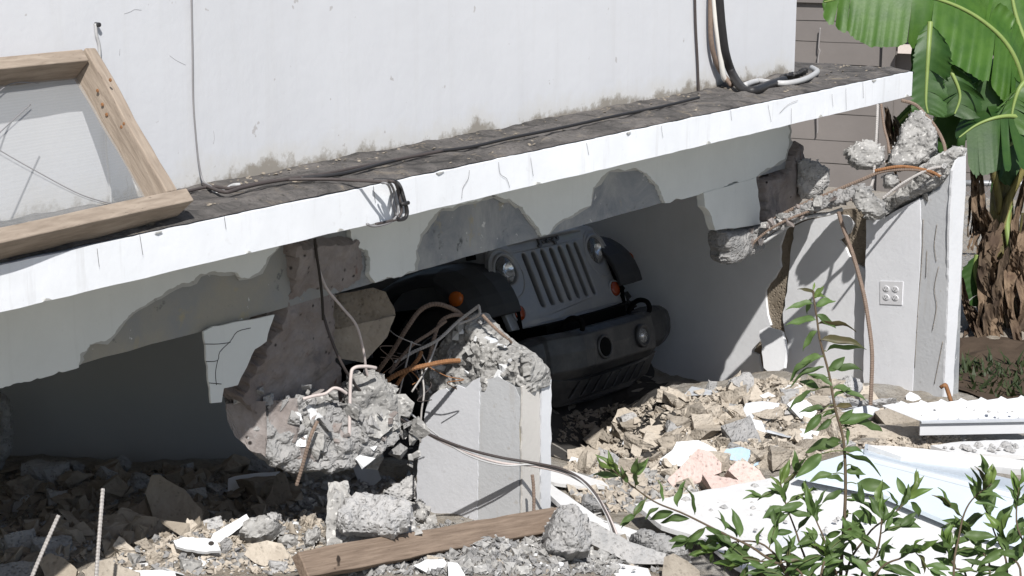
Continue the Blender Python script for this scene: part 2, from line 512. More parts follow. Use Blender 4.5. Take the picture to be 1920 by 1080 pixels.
# the honeycombed, pinkish brown old concrete of the hanging pier
m = M("honeycombed_concrete", 0.95, 0.12)
base = m.mix(m.ramp(m.noise(4.2, 7, 0.7), [(0.36,0.0),(0.62,1.0)]), (0.185,0.155,0.142), (0.29,0.265,0.255))
base = m.mix(m.ramp(m.noise(5.5, 6, 0.6, (1,1,0.7)), [(0.58,0.0),(0.72,1.0)]), base, (0.10,0.10,0.108))
v = m.voro(24)
hole = m.math('MULTIPLY', m.ramp(m.math("ADD", v, m.math("MULTIPLY", m.noise(7, 3), 0.35)), [(0.24,1.0),(0.36,0.0)]), m.ramp(m.noise(8, 2), [(0.46,0.0),(0.54,1.0)]))
base = m.mix(hole, base, (0.035,0.03,0.028))
base = m.mix(m.ramp(m.noise(9, 5, 0.6, (3,3,0.5)), [(0.66,0.0),(0.74,1.0)]), base, (0.13,0.06,0.04))
m.color(base).bump(m.ramp(hole, [(0,1.0),(1,0.0)]), 0.6, 0.012).bump(m.noise(36, 8, 0.75), 0.7, 0.01)
MAT["old_concrete"] = m.m
MAT["broken"] = concrete("broken_concrete", (0.20,0.196,0.19), (0.43,0.422,0.405), 0.95, 14, 1.0, (0.52,0.51,0.49), 0.012)
MAT["grey_rubble"] = concrete("grey_rubble", (0.30,0.30,0.30), (0.45,0.44,0.43), 0.55, 22, 1.0, None, 0.012, 0.2)
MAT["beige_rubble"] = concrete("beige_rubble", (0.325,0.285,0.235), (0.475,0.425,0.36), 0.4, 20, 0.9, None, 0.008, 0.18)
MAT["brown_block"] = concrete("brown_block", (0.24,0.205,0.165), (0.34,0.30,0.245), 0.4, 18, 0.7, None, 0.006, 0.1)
MAT["pink_rubble"] = concrete("pink_rubble", (0.50,0.385,0.35), (0.62,0.50,0.46), 0.75, 17, 0.9, None, 0.01, 0.05)
MAT["white_rubble"] = painted("white_plaster_shard", (0.68,0.69,0.70), (0.45,0.42,0.37), 0.12, 0.75, 0.15, 0.3)
MAT["strip"] = painted("bare_pier_strip", (0.50,0.51,0.525), (0.33,0.29,0.24), 0.7, 0.85, 0.35, 0.4)
MAT["grey_tile"] = plain("grey_painted_shard", (0.45,0.47,0.50), 0.6, 0.3, 0, 0.12, 12, 0.3)
MAT["blue_tile"] = painted("blue_painted_shard", (0.36,0.49,0.62), (0.45,0.45,0.45), 1.0, 0.6, 1.0, 0.3)
MAT["mortar_brown"] = concrete("brown_block_core", (0.20,0.165,0.125), (0.31,0.265,0.21), 0.5, 20, 0.9)
m = M("ground_rubble_dust", 0.95, 0.1)
base = m.mix(m.ramp(m.noise(2.2, 8, 0.7), [(0.38,0.0),(0.62,1.0)]), (0.33,0.285,0.225), (0.40,0.385,0.36))
base = m.mix(m.ramp(m.noise(70, 5, 0.7), [(0.5,0.0),(0.72,1.0)]), base, (0.17,0.155,0.135))
m.color(base).bump(m.noise(45, 8, 0.8), 1.0, 0.02)
MAT["ground"] = m.m
def wood(name, c1, c2, c3, scale, ax):
    m = M(name, 0.85, 0.2)
    g = m.noise(scale, 8, 0.65, ax, 0.4, True)
    base = m.mix(m.ramp(g, [(0.34,0.0),(0.64,1.0)]), c1, c2)
    base = m.mix(m.ramp(m.noise(scale*2.3, 6, 0.7, ax, 0, True), [(0.62,0.0),(0.70,1.0)]), base, c3)
    kn = m.ramp(m.noise(11, 2, 0.5, (1,1,1), 0, True), [(0.74,0.0),(0.77,1.0)])
    base = m.mix(kn, base, tuple(k*0.4 for k in c3))
    m.color(base).bump(g, 0.5, 0.006)
    return m.m
MAT["frame_wood"] = wood("weathered_pale_wood", (0.235,0.19,0.15), (0.345,0.285,0.23), (0.13,0.105,0.082), 9, (1,7,7))
MAT["plank_wood"] = wood("brown_plank_wood", (0.14,0.103,0.078), (0.24,0.183,0.14), (0.075,0.055,0.043), 8, (0.8,12,12))
MAT["steel"] = plain("grey_steel_bar", (0.38,0.36,0.345), 0.6, 0.4, 0.2, 0.35, 60, 0.3)
MAT["rust"] = plain("rusty_steel_bar", (0.25,0.125,0.06), 0.85, 0.2, 0.1, 0.45, 70, 0.4)
MAT["brown_steel"] = plain("brown_steel_bar", (0.20,0.15,0.12), 0.8, 0.2, 0.1, 0.4, 70, 0.4)
MAT["pale_wire"] = plain("pale_wire", (0.48,0.42,0.40), 0.55, 0.4, 0.0, 0.2, 60, 0.1)
MAT["grey_cable"] = plain("grey_cable", (0.42,0.42,0.42), 0.5, 0.4, 0, 0.15, 50, 0.1)
MAT["mid_cable"] = plain("mid_grey_cable", (0.22,0.215,0.22), 0.5, 0.4, 0, 0.15, 50, 0.1)
MAT["black_cable"] = plain("black_cable", (0.022,0.021,0.022), 0.5, 0.4, 0, 0.3, 60, 0.3)
MAT["dark_wire"] = plain("dark_wire", (0.06,0.05,0.048), 0.6, 0.3, 0, 0.3, 60, 0.1)
MAT["white_pipe"] = plain("white_pipe", (0.72,0.70,0.66), 0.4, 0.4, 0, 0.06, 40, 0.0)
MAT["white_metal"] = painted("white_painted_metal", (0.62,0.63,0.65), (0.42,0.40,0.36), 0.12, 0.45, 0.12, 0.05)
MAT["white_board"] = painted("white_board", (0.66,0.66,0.66), (0.42,0.38,0.32), 0.4, 0.6, 0.35, 0.15)
MAT["blue_board"] = painted("pale_blue_board", (0.60,0.68,0.74), (0.42,0.46,0.48), 0.12, 0.5, 0.08, 0.05)
MAT["outlet"] = plain("outlet_plastic", (0.66,0.66,0.68), 0.35, 0.5, 0, 0.03, 40, 0.0)
MAT["outlet_slot"] = plain("outlet_slot", (0.03,0.03,0.03), 0.6)
m = M("car_paint", 0.32, 0.5, 0.25)
base = m.mix(m.ramp(m.noise(6, 6, 0.7), [(0.45,0.0),(0.75,1.0)]), (0.27,0.276,0.29), (0.345,0.34,0.33))
m.color(base).rough(m.ramp(m.noise(9, 6, 0.7), [(0.3,0.28),(0.7,0.6)]))
m.b.inputs["Coat Weight"].default_value = 0.4
MAT["car_paint"] = m.m
m = M("bumper_plastic", 0.5, 0.55)
base = m.mix(m.ramp(m.noise(5, 7, 0.7), [(0.45,0.0),(0.78,1.0)]), (0.022,0.023,0.025), (0.075,0.073,0.068))
m.color(base).rough(m.ramp(m.noise(7, 6, 0.7), [(0.3,0.30),(0.7,0.65)])).bump(m.noise(190, 3), 0.15, 0.001)
MAT["plastic"] = m.m
MAT["flare"] = plain("fender_plastic", (0.035,0.036,0.038), 0.6, 0.35, 0, 0.3, 8, 0.15)
MAT["black"] = plain("black_underbody", (0.004,0.004,0.004), 0.9, 0.1)
MAT["tyre"] = plain("tyre_rubber", (0.03,0.029,0.028), 0.85, 0.2, 0, 0.3, 30, 0.3)
MAT["chrome"] = plain("lamp_reflector", (0.88,0.89,0.90), 0.16, 0.5, 0.85, 0.02, 20, 0.0)
MAT["badge"] = plain("badge_metal", (0.07,0.07,0.075), 0.4, 0.5, 0.0, 0.03, 20, 0.0)
def glassy(name, c, tr, rough=0.05):
    m = M(name, rough, 0.5); m.color(c); m.b.inputs["Transmission Weight"].default_value = tr
    m.b.inputs["IOR"].default_value = 1.45; return m.m
MAT["lens"] = glassy("headlamp_glass", (0.95,0.96,0.97), 0.95, 0.02)
MAT["amber"] = glassy("amber_lens", (0.55,0.13,0.015), 0.25, 0.15)
MAT["amber_red"] = glassy("dark_amber_lens", (0.30,0.05,0.015), 0.2, 0.15)
def leafmat(name, c1, c2, rough=0.4, trans=0.25, veins=0.0, vary=0.25):
    m = M(name, rough, 0.45)
    base = m.mix(m.ramp(m.noise(9, 5, 0.6), [(0.35,0.0),(0.65,1.0)]), c1, c2)
    base = m.mix(1.0, base, m.ramp(m.random(), [(0.0,1-vary),(1.0,1+vary)]), 'MULTIPLY')
    m.color(base)
    if veins: m.bump(m.noise(60, 3, 0.6), veins, 0.004)
    tl = m.n.new("ShaderNodeBsdfTranslucent"); m.l(base, tl.inputs[0])
    mx = m.n.new("ShaderNodeMixShader"); mx.inputs[0].default_value = trans
    out = m.n["Material Output"]
    m.l(m.b.outputs[0], mx.inputs[1]); m.l(tl.outputs[0], mx.inputs[2]); m.l(mx.outputs[0], out.inputs[0])
    return m.m
MAT["leaf"] = leafmat("shrub_leaf", (0.065,0.115,0.032), (0.105,0.165,0.05), 0.55, 0.28)
MAT["leaf_young"] = leafmat("young_shrub_leaf", (0.10,0.17,0.04), (0.14,0.20,0.05), 0.42, 0.3)
MAT["leaf_brown"] = leafmat("browning_leaf", (0.10,0.07,0.035), (0.07,0.08,0.03), 0.55, 0.15)
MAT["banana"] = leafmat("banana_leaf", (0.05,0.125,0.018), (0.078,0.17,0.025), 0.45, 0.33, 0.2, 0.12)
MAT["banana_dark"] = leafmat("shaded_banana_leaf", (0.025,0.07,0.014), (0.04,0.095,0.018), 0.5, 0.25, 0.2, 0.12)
MAT["midrib"] = plain("banana_midrib", (0.20,0.27,0.08), 0.5, 0.4, 0, 0.15, 20, 0.1)
MAT["dry_leaf"] = leafmat("dry_banana_leaf", (0.075,0.048,0.032), (0.17,0.12,0.078), 0.9, 0.15, 0.8, 0.4)
MAT["yellow_leaf"] = leafmat("yellowing_banana_leaf", (0.50,0.50,0.04), (0.42,0.46,0.05), 0.5, 0.35)
m = M("banana_stem", 0.6, 0.3)
base = m.mix(m.ramp(m.noise(6, 6, 0.7, (3,3,0.4)), [(0.38,0.0),(0.62,1.0)]), (0.24,0.21,0.065), (0.10,0.085,0.045))
base = m.mix(m.ramp(m.noise(8, 6, 0.7, (2,2,0.6)), [(0.58,0.0),(0.68,1.0)]), base, (0.05,0.035,0.025))
m.color(base).bump(m.noise(12, 6, 0.7, (4,4,0.4)), 0.6, 0.02)
MAT["banana_stem"] = m.m
MAT["twig"] = plain("shrub_twig", (0.10,0.075,0.05), 0.8, 0.2, 0, 0.3, 60, 0.2)
MAT["green_twig"] = plain("green_twig", (0.10,0.12,0.045), 0.7, 0.2, 0, 0.3, 60, 0.2)
m = M("tan_siding", 0.8, 0.2)
base = m.mix(m.ramp(m.noise(1.3, 6, 0.6), [(0.35,0.0),(0.7,1.0)]), (0.165,0.15,0.142), (0.20,0.182,0.172))
m.color(base).bump(m.noise(14, 5), 0.2, 0.01)
MAT["siding"] = m.m
MAT["house_roof"] = plain("brown_roof_edge", (0.10,0.06,0.055), 0.8, 0.2, 0, 0.2, 10, 0.3)
MAT["house_grey"] = plain("grey_house_paint", (0.26,0.245,0.24), 0.8, 0.2, 0, 0.1, 6, 0.2)
MAT["fence_metal"] = plain("galvanised_wire", (0.32,0.33,0.34), 0.5, 0.4, 0.4, 0.1, 30, 0.1)
MAT["grass"] = leafmat("weed_leaf", (0.025,0.045,0.014), (0.05,0.065,0.02), 0.6, 0.25)
m = M("insect_screen", 0.7, 0.2)
m.color((0.52,0.53,0.53))
wv = m.n.new("ShaderNodeTexWave"); wv.wave_type = 'BANDS'; wv.bands_direction = 'Z'; wv.inputs["Scale"].default_value = 42; wv.inputs["Distortion"].default_value = 1.2
m.l(m.coord(), wv.inputs["Vector"])
m.l(m.ramp(wv.outputs[0], [(0.0,0.25),(1.0,0.30)]), m.b.inputs["Alpha"])
MAT["screen"] = m.m

# ------------------------------------------------------------------ ground
def hz(x, y):
    """Height of the rubble-covered ground."""
    h = 0.33
    h -= 0.30 * max(0, min(1, (y - 8.9) / 1.2))
    if x < 0.2:
        h -= 0.22 * max(0, min(1, (y - 7.7) / 1.0)) * min(1, (0.2 - x) / 0.5)
    k = max(0, min(1, (0.5 - x) / 0.6))
    h -= 0.12 * max(0, min(1, (6.3 - y) / 0.8)) * (1 - k)
    t = max(0, min(1, (6.85 - y) / 0.75)); h += 0.27 * k * t*t*(3-2*t)
    h += 0.10 * math.exp(-((x-1.35)**2/0.25 + (y-8.75)**2/0.10))
    h -= 0.36 * math.exp(-((x-0.40)**2/0.075 + (y-8.75)**2/0.42))
    if x > 2.25: h = h + (0.14 - h) * min(1, (x-2.25)/0.5)
    h *= max(0.0, min(1, (y-3.0)/1.5)) * max(0, min(1, (13-y)/2))
    return h + 0.035*fnoise((x, y, 0), 2.3, 3) + 0.018*fnoise((x, y, 0), 9, 4)
def march(x, y, lift=0.0):
    r = ray(x, y); d = 4.6
    while d < 13:
        p = CAM + r*d
        if p.z < hz(p.x, p.y)+lift: break
        d += 0.04
    lo, hi = d-0.04, d
    for _ in range(8):
        m_ = (lo+hi)/2; p = CAM + r*m_
        if p.z < hz(p.x, p.y)+lift: hi = m_
        else: lo = m_
    return CAM + r*hi, hi
xs = [-600,-120,-30,-10,-6] + [-3.6+0.04*i for i in range(181)] + [6,10,30,120,600]
ys = [-200,-30,-5,2] + [4.4+0.04*i for i in range(166)] + [13,18,40,160,900]
V = []; F = []
for y in ys:
    for x in xs:
        core = -3.7 < x < 3.7 and 4.3 < y < 11.1
        V.append((x, y, hz(x, y) if core else 0.0))
nx = len(xs)
for j in range(len(ys)-1):
    for i in range(nx-1):
        a = j*nx+i; F.append((a, a+1, a+nx+1, a+nx))
gnd = mk("ground", V, F, MAT["ground"], smooth=False)
gnd["kind"] = "structure"

V, F = [], []
for j in range(30):
    for i in range(40):
        x, y = 2.12 + 0.12*i, 8.95 + 0.14*j
        V.append((x + 0.05*noise.noise(Vector((i*.7, j*.7, 0))), y, 0.012 + hz(x, y)*max(0, min(1, (3.7-x)/0.5, (11.1-y)/0.5)) + 0.03*abs(fnoise((x, y, 3), 5, 2))))
for j in range(29):
    for i in range(39):
        a = j*40+i; F.append((a, a+1, a+41, a+40))
soil = mk("garden_soil", V, F, plain("dark_garden_soil", (0.075,0.055,0.04), 0.95, 0.1, 0, 0.4, 12, 1.0))
soil["kind"] = "structure"

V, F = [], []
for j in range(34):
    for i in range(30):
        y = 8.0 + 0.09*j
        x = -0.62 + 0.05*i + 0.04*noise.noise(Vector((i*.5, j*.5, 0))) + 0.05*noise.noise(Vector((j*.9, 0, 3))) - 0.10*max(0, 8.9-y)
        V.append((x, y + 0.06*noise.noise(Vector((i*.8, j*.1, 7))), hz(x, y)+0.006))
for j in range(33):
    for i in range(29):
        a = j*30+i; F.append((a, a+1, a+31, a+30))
car_shade = mk("car_shade_sheet", V, F, plain("painted_car_shade", (0.05,0.047,0.044), 0.9, 0.15, 0, 0.4, 9, 0.6))  # near-black sheet under the car: the shade there is put into its colour
car_shade["kind"] = "structure"

# ------------------------------------------------------------------ the collapsed house
A = Vector((-1.34, 4.64, 0)); U = Vector((0.585, 0.811, 0)).normalized(); N = Vector((U.y, -U.x, 0))
ZT, ZB, LEN, WSET = 1.90, 1.772, 5.827, 0.42
house = root("collapsed_house", A + Vector((0,0,ZT)), "white concrete house whose upper floor has dropped onto the broken piers and the car", "house")
def hs(s, back, z):                     # along the eave, back from its edge, height
    return A + U*s - N*back + Vector((0,0,z))
def hbox(s0, s1, b0, b1, z0, z1):
    V = [hs(s, b, z) for z in (z0, z1) for s, b in ((s0,b0),(s1,b0),(s1,b1),(s0,b1))]
    return V, [(0,3,2,1),(4,5,6,7),(0,1,5,4),(1,2,6,5),(2,3,7,6),(3,0,4,7)]
# slab: an edge that wanders a little, and a rough top
S0 = -6.5
NS = 220
V, F = [], []
for i in range(NS+1):
    s = S0 + (LEN-S0)*i/NS
    w = 0.003*fnoise((s, 0, 0), 3.0, 1); w2 = 0.0025*fnoise((s, 0, 0), 9.0, 2)
    for b, z in ((0+w, ZT-0.004+w2), (0+w, ZB+0.0025*fnoise((s,2,0),9,3)), (5.2, ZB), (5.2, ZT-0.004)):
        V.append(hs(s, b, z))
for i in range(NS):
    for k in range(4):
        a, b = i*4+k, i*4+(k+1) % 4
        F.append((a, b, b+4, a+4))
F += [(0,1,2,3), tuple(NS*4+k for k in (3,2,1,0))]
slab = mk("eave_slab", V, F, MAT["fascia"], house)
V, F = [], []
nb = 26
ns = 520
for i in range(ns+1):
    s = S0 + (LEN-S0)*i/ns
    for j in range(nb+1):
        b = 0.012 + 0.52*j/nb if s < LEN-1.1 else 0.012 + 1.2*j/nb
        e = min(1, (j+0.2)/2)
        h = 0.004 + e*(0.006+0.008*max(-0.6, fnoise((s, b, 0), 11, 6)))
        h += 0.02*max(0, fnoise((s*1.0, b*4, 1), 3, 8))*e
        if j in (0, nb): h = 0.0005
        wob = 0.008*fnoise((s, b, 4), 20, 2) if j == 0 else 0
        V.append(hs(min(s, LEN-0.006), b+wob, ZT+h))
for i in range(ns):
    for j in range(nb):
        a = i*(nb+1)+j; F.append((a, a+1, a+nb+2, a+nb+1))
mk("slab_surface", V, F, MAT["slab_top"], house)
# upper wall up to its corner, and the walls behind it
S_C = (Plane(hs(0,WSET,0), N).on(1491, 140) - hs(0,WSET,0)).dot(U)
V, F = hbox(S0, S_C, WSET, WSET+0.18, ZT+0.002, 5.4)
bm = bmesh.new()
vs = [bm.verts.new(v) for v in V]
for f in F: bm.faces.new([vs[i] for i in f])
bevel = [e for e in bm.edges if all((v.co - hs(S_C, WSET, v.co.z)).length < 0.01 for v in e.verts)]
bmesh.ops.bevel(bm, geom=bevel, offset=0.012, segments=3, affect='EDGES')
wall = mkbm("upper_wall", bm, MAT["wall"], house)
V, F = hbox(S_C-0.18, S_C-0.002, WSET+0.182, 5.1, ZT+0.002, 5.4)
mk("upper_side_wall", V, F, MAT["wall"], house)
V, F = hbox(S0, S_C-0.185, 4.92, 5.1, ZT+0.002, 5.4)
mk("upper_back_wall", V, F, MAT["wall"], house)
V, F = hbox(S0-0.1, S_C+0.3, -0.0, 5.3, 5.4, 5.55)
mk("roof", V, F, MAT["fascia"], house)
V, F = hbox(S0, S0+0.18, WSET+0.182, 4.9, ZT+0.002, 5.4)
mk("upper_far_wall", V, F, MAT["wall"], house)
# beam of bare concrete under the slab with a skin of plaster in big flakes
BZ = 1.418
beamp = Plane(hs(0, WSET+0.02, 0), N)
V, F = hbox(S0, S_C-0.02, WSET+0.022, WSET+0.22, BZ, ZB-0.003)
bm = bmesh.new(); vs = [bm.verts.new(v) for v in V]
for f in F: bm.faces.new([vs[i] for i in f])
bmesh.ops.subdivide_edges(bm, edges=[e for e in bm.edges if e.calc_length() > 2], cuts=120)
for v in bm.verts: v.co += N*(0.004*fnoise(v.co, 7, 2)) + Vector((0,0,0.004*fnoise(v.co, 9, 5) if v.co.z < BZ+0.01 else 0))
beam = mkbm("beam", bm, MAT["beam_concrete"], house)
skin = Plane(hs(0, WSET, 0), N)
def top_y(x): return 585 - 0.237*x - 34       # hidden behind the eave edge
def clip_top(name, poly, seed):
    fine = densify(densify(poly, 12, 4.0, seed), 4, 1.3, seed+50)
    n = len(poly); ar = sum(poly[i][0]*poly[(i+1) % n][1]-poly[(i+1) % n][0]*poly[i][1] for i in range(n))
    sg = 1 if ar > 0 else -1
    r = random.Random(seed); rim = []
    wide = densify(poly, 12, 4.0, seed)
    for i, (x, y) in enumerate(wide):
        ax, ay = wide[i-1]; bx, by = wide[(i+1) % len(wide)]
        L = math.hypot(bx-ax, by-ay)+1e-6; k = r.uniform(1, 8)
        rim.append((x + sg*(by-ay)/L*k, y - sg*(bx-ax)/L*k))
    plate("undercoat", rim, skin.off(-0.016), 0.005, MAT["undercoat"], beam, zmax=ZB-0.004, zmin=BZ+0.001)
    return plate(name, fine, skin, 0.022, MAT["plaster_beam"], beam, zmax=ZB-0.004, zmin=BZ-0.002)
clip_top("plaster", [(-90,top_y(-90)),(-90,753),(0,728),(70,709),(148,689),(150,664),(180,642),(213,628),(235,600),(262,577),(300,556),(340,531),(388,513),(430,510),(468,521),(488,508),(505,480),(522,465),(530,top_y(530))], 3)
clip_top("plaster", [(655,top_y(655)),(658,440),(665,462),(690,470),(693,515),(704,530),(778,507),(780,470),(788,440),(803,418),(832,390),(872,382),(925,364),(935,top_y(935))], 4)
clip_top("plaster", [(925,top_y(925)),(928,365),(958,374),(980,388),(1000,415),(1016,442),(1030,438),(1042,420),(1070,405),(1090,392),(1108,385),(1112,352),(1130,330),(1162,316),(1198,318),(1224,338),(1240,362),(1247,381),(1320,361),(1415,334),(1420,330),(1425,325),(1472,298),(1478,258),(1484,top_y(1484))], 5)
# hanging remains of the pier in the middle
hangp = Plane(hs(0, WSET-0.012, 0), N)
hp = hangp.off(0.0)
lump("hanging_pier", [(522,445),(600,438),(655,432),(662,470),(648,520),(610,548),(606,620),(618,690),(622,740),(600,770),(470,775),(432,760),(418,735),(448,690),(470,640),(498,590),(515,540),(520,490)], Plane(hangp.off(-0.06).on(560, 470), N + Vector((0,0,-0.22))), 0.15, MAT["old_concrete"], house, amp=0.016, freq=16, rnd=0.02, seed=4)
basep = Plane(hangp.on(600, 800) - N*0.07, Vector((0.30,-0.95,0.0)))
lump("pier_base", [(420,752),(500,744),(560,744),(612,737),(650,762),(690,770),(738,775),(742,812),(700,850),(655,868),(600,880),(540,878),(490,862),(455,835),(432,800)], basep, 0.24, MAT["grey_rubble"], house, amp=0.026, freq=26, rnd=0.03, seed=9, res=0.008)
for k, (poly, nr, th, mt) in enumerate([
    ([(424,758),(498,752),(500,800),(498,858),(470,845),(440,815),(426,790)], (0.1,-1,0.05), 0.05, "old_concrete"), ([(502,752),(556,748),(562,790),(556,830),(520,836),(504,815)], (0.25,-0.95,0.1), 0.06, "old_concrete"),
    ([(566,750),(608,742),(612,790),(590,806),(570,790)], (0.35,-0.9,0.25), 0.08, "broken"), ([(540,800),(565,785),(590,806),(585,835),(550,840),(535,822)], (0.2,-0.8,0.5), 0.08, "white_rubble"),
    ([(596,812),(640,790),(660,806),(650,840),(615,850),(594,836)], (0.4,-0.8,0.3), 0.08, "broken"), ([(500,842),(545,838),(590,846),(600,868),(560,874),(515,868)], (0.1,-0.9,-0.1), 0.06, "old_concrete"),
    ([(672,775),(700,760),(735,772),(738,800),(712,822),(680,815)], (0.3,-0.85,0.4), 0.10, "broken"), ([(655,838),(690,828),(725,816),(715,840),(680,858)], (0.2,-0.9,0.1), 0.07, "old_concrete"), ([(575,842),(600,835),(628,848),(618,868),(588,868)], (0.2,-0.85,0.4), 0.07, "white_rubble")]):
    shard("fragment", poly, (basep.on(*poly[0])-CAM).dot(FW)-0.085, nr, th, MAT[mt if mt != "white_rubble" or k == 3 else "broken"], parent=house, seed=300+k, cuts=3, amp=0.007, freq=22)
plate("pier_plaster", [(382,622),(400,612),(480,598),(515,590),(500,640),(478,655),(462,690),(446,722),(420,728),(416,754),(396,756),(390,700)], hangp.off(-0.010), 0.008, MAT["plaster_beam"], house, jit=1.5, step=12, seed=8)
for pts in ([(383,645),(410,645),(432,642)], [(386,678),(408,676),(412,660),(432,640),(445,622),(470,615)], [(408,676),(404,700),(406,722)], [(392,718),(415,720)]):
    tube("plaster_crack", [hangp.off(-0.0095).on(*p) for p in pts], 0.0013, MAT["gap_dark"], house, sides=5, n=3)
tube("rust_line", [hangp.off(0.028).on(*p) for p in [(590,448),(594,480),(600,520),(604,560),(606,600)]], 0.005, MAT["gap_dark"], house, sides=6)
shard("broken_block", [(607,560),(640,552),(700,540),(722,548),(738,575),(742,590),(700,602),(640,615),(608,618)], 6.75, (0.2,-0.9,0.25), 0.14, MAT["mortar_brown"], parent=house, seed=11)
shard("broken_block", [(606,622),(660,610),(741,592),(725,630),(700,662),(680,678),(610,668)], 6.75, (0.15,-0.95,0.1), 0.14, MAT["brown_block"], parent=house, seed=12)
lump("mortar_lump", [(640,735),(655,700),(700,690),(720,700),(750,740),(752,800),(725,815),(690,815),(655,800)], Plane(at(700,750,6.72), (0.3,-1,0.1)), 0.16, MAT["broken"], house, amp=0.022, freq=16, rnd=0.06, seed=15)
fragments(house, [(560,745),(740,770),(748,830),(690,862),(560,876),(520,850)], basep, 62, 0.025, 0.095, ["broken","broken","broken","grey_rubble","grey_rubble","white_rubble","old_concrete","old_concrete"], 71, 0.06, 0.13)
fragments(house, [(430,735),(600,725),(640,740),(560,765),(430,770)], basep, 26, 0.02, 0.06, ["old_concrete","grey_rubble","broken"], 77, 0.05, 0.12)
fragments(house, [(430,770),(520,760),(560,870),(480,855)], basep, 16, 0.02, 0.06, ["old_concrete","grey_rubble"], 72, 0.04, 0.10)
fragments(house, [(640,720),(700,690),(760,740),(795,800),(790,870),(740,890),(690,860)], Plane(at(720,790,6.82), (0.2,-1,0.1)), 34, 0.03, 0.11, ["broken","grey_rubble","broken"], 73, -0.04, 0.06)
# hanging remains at the far end of the beam
plate("pier_plaster", [(1319,362),(1370,348),(1418,332),(1424,380),(1426,420),(1390,426),(1352,430),(1342,432),(1334,405),(1322,388)], hangp.off(-0.01), 0.04, MAT["plaster_beam"], house, jit=1.5, step=10, seed=18)
lump("pier_stub", [(1416,332),(1458,318),(1474,290),(1492,255),(1496,330),(1494,372),(1480,395),(1450,405),(1424,430),(1418,390)], hangp.off(-0.05), 0.12, MAT["old_concrete"], house, amp=0.009, freq=14, rnd=0.04, seed=20)
lump("concrete_lump", [(1340,430),(1390,425),(1430,410),(1450,415),(1430,450),(1402,478),(1370,498),(1352,496),(1345,465)], hangp.off(-0.05), 0.15, MAT["grey_rubble"], house, amp=0.014, freq=18, rnd=0.05, seed=21)
# side wall of the carport with a jagged crack, sun patches fall on it by themselves
W = Vector((-0.64, 0.77, 0)).normalized(); WN = Vector((-W.y, W.x, 0)) * 1.0
WN = WN if WN.y < 0 else -WN
SWP = Plane(Vector((1.86, 9.02, 0)) - WN*0.10, WN)
def wallbox(a0, a1, z0, z1, t0, t1, plane, ax):
    V = [plane.p + ax*a + plane.n*t + Vector((0,0,z)) for z in (z0, z1) for a, t in ((a0,t0),(a1,t0),(a1,t1),(a0,t1))]
    return V, [(0,3,2,1),(4,5,6,7),(0,1,5,4),(1,2,6,5),(2,3,7,6),(3,0,4,7)]
carwall = plate("side_wall", [(1624,760),(1624,400),(1600,392),(1562,396),(1500,404),(1400,395),(1240,350),(1000,310),(700,250),(700,800),(1100,900),(1624,900)], SWP.off(-0.016), 0.12, MAT["mortar_brown"], house, jit=3, step=30, seed=30)
plate("plaster", [(1445,610),(1437,575),(1435,545),(1452,522),(1464,500),(1462,462),(1472,432),(1478,425),(1470,404),(1400,390),(1240,345),(1000,300),(705,240),(705,780),(1000,880),(1180,890),(1420,850),(1430,700),(1422,665),(1410,660)], SWP, 0.015, MAT["plaster_white"], carwall, jit=2, step=12, seed=31)
plate("plaster", [(1490,424),(1504,417),(1530,410),(1556,400),(1588,404),(1601,420),(1592,438),(1574,450),(1586,466),(1600,492),(1622,505),(1622,850),(1440,850),(1434,735),(1470,700),(1478,640),(1468,600),(1472,560),(1480,505),(1484,460)], SWP, 0.015, MAT["plaster_white"], carwall, jit=2, step=12, seed=32)
plate("plaster_flap", [(1424,620),(1440,612),(1466,622),(1474,660),(1470,690),(1446,702),(1432,690)], Plane(SWP.on(1450,660)+WN*0.10, WN+Vector((0,0,0.25))), 0.02, MAT["plaster_white"], house, jit=1.5, step=9, seed=33)
# the dark wall deep in the shade on the left, with more walls closing the ground floor behind
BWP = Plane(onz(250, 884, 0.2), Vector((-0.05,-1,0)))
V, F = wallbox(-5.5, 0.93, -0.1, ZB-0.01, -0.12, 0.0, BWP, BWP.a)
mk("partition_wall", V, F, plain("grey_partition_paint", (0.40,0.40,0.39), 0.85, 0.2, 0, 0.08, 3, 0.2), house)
V, F = hbox(S0, S_C, 4.9, 5.05, -0.1, ZB-0.004)
mk("ground_back_wall", V, F, MAT["plaster_white"], house)
V, F = hbox(S0, S0+0.15, WSET+0.24, 4.88, -0.1, ZB-0.004)
mk("ground_end_wall", V, F, MAT["plaster_white"], house)
cr_ = random.Random(12)
for (x, edge) in ((90,'b'),(300,'t'),(468,'b'),(640,'b'),(826,'t'),(1010,'b'),(1180,'t'),(1330,'b'),(1540,'b'),(1702,'b'),(1640,'t')):
    y = (585-0.237*x) if edge == 'b' else (497-0.2118*x)
    k = cr_.uniform(5, 12)*(1.0 - x/3600); h = cr_.uniform(3, 6)*(1 if edge == 't' else -1)
    plate("chip", [(x-k, y-k*-0.22), (x-k*.4, y+h+k*0.09), (x+k*.3, y+h*.7-k*.07), (x+k, y-k*.22)], Plane(hs(0, -0.0055, 0), N), 0.004, MAT["undercoat"], slab, jit=0.8, step=3, seed=int(x), zmax=ZT-0.003, zmin=ZB+0.002)
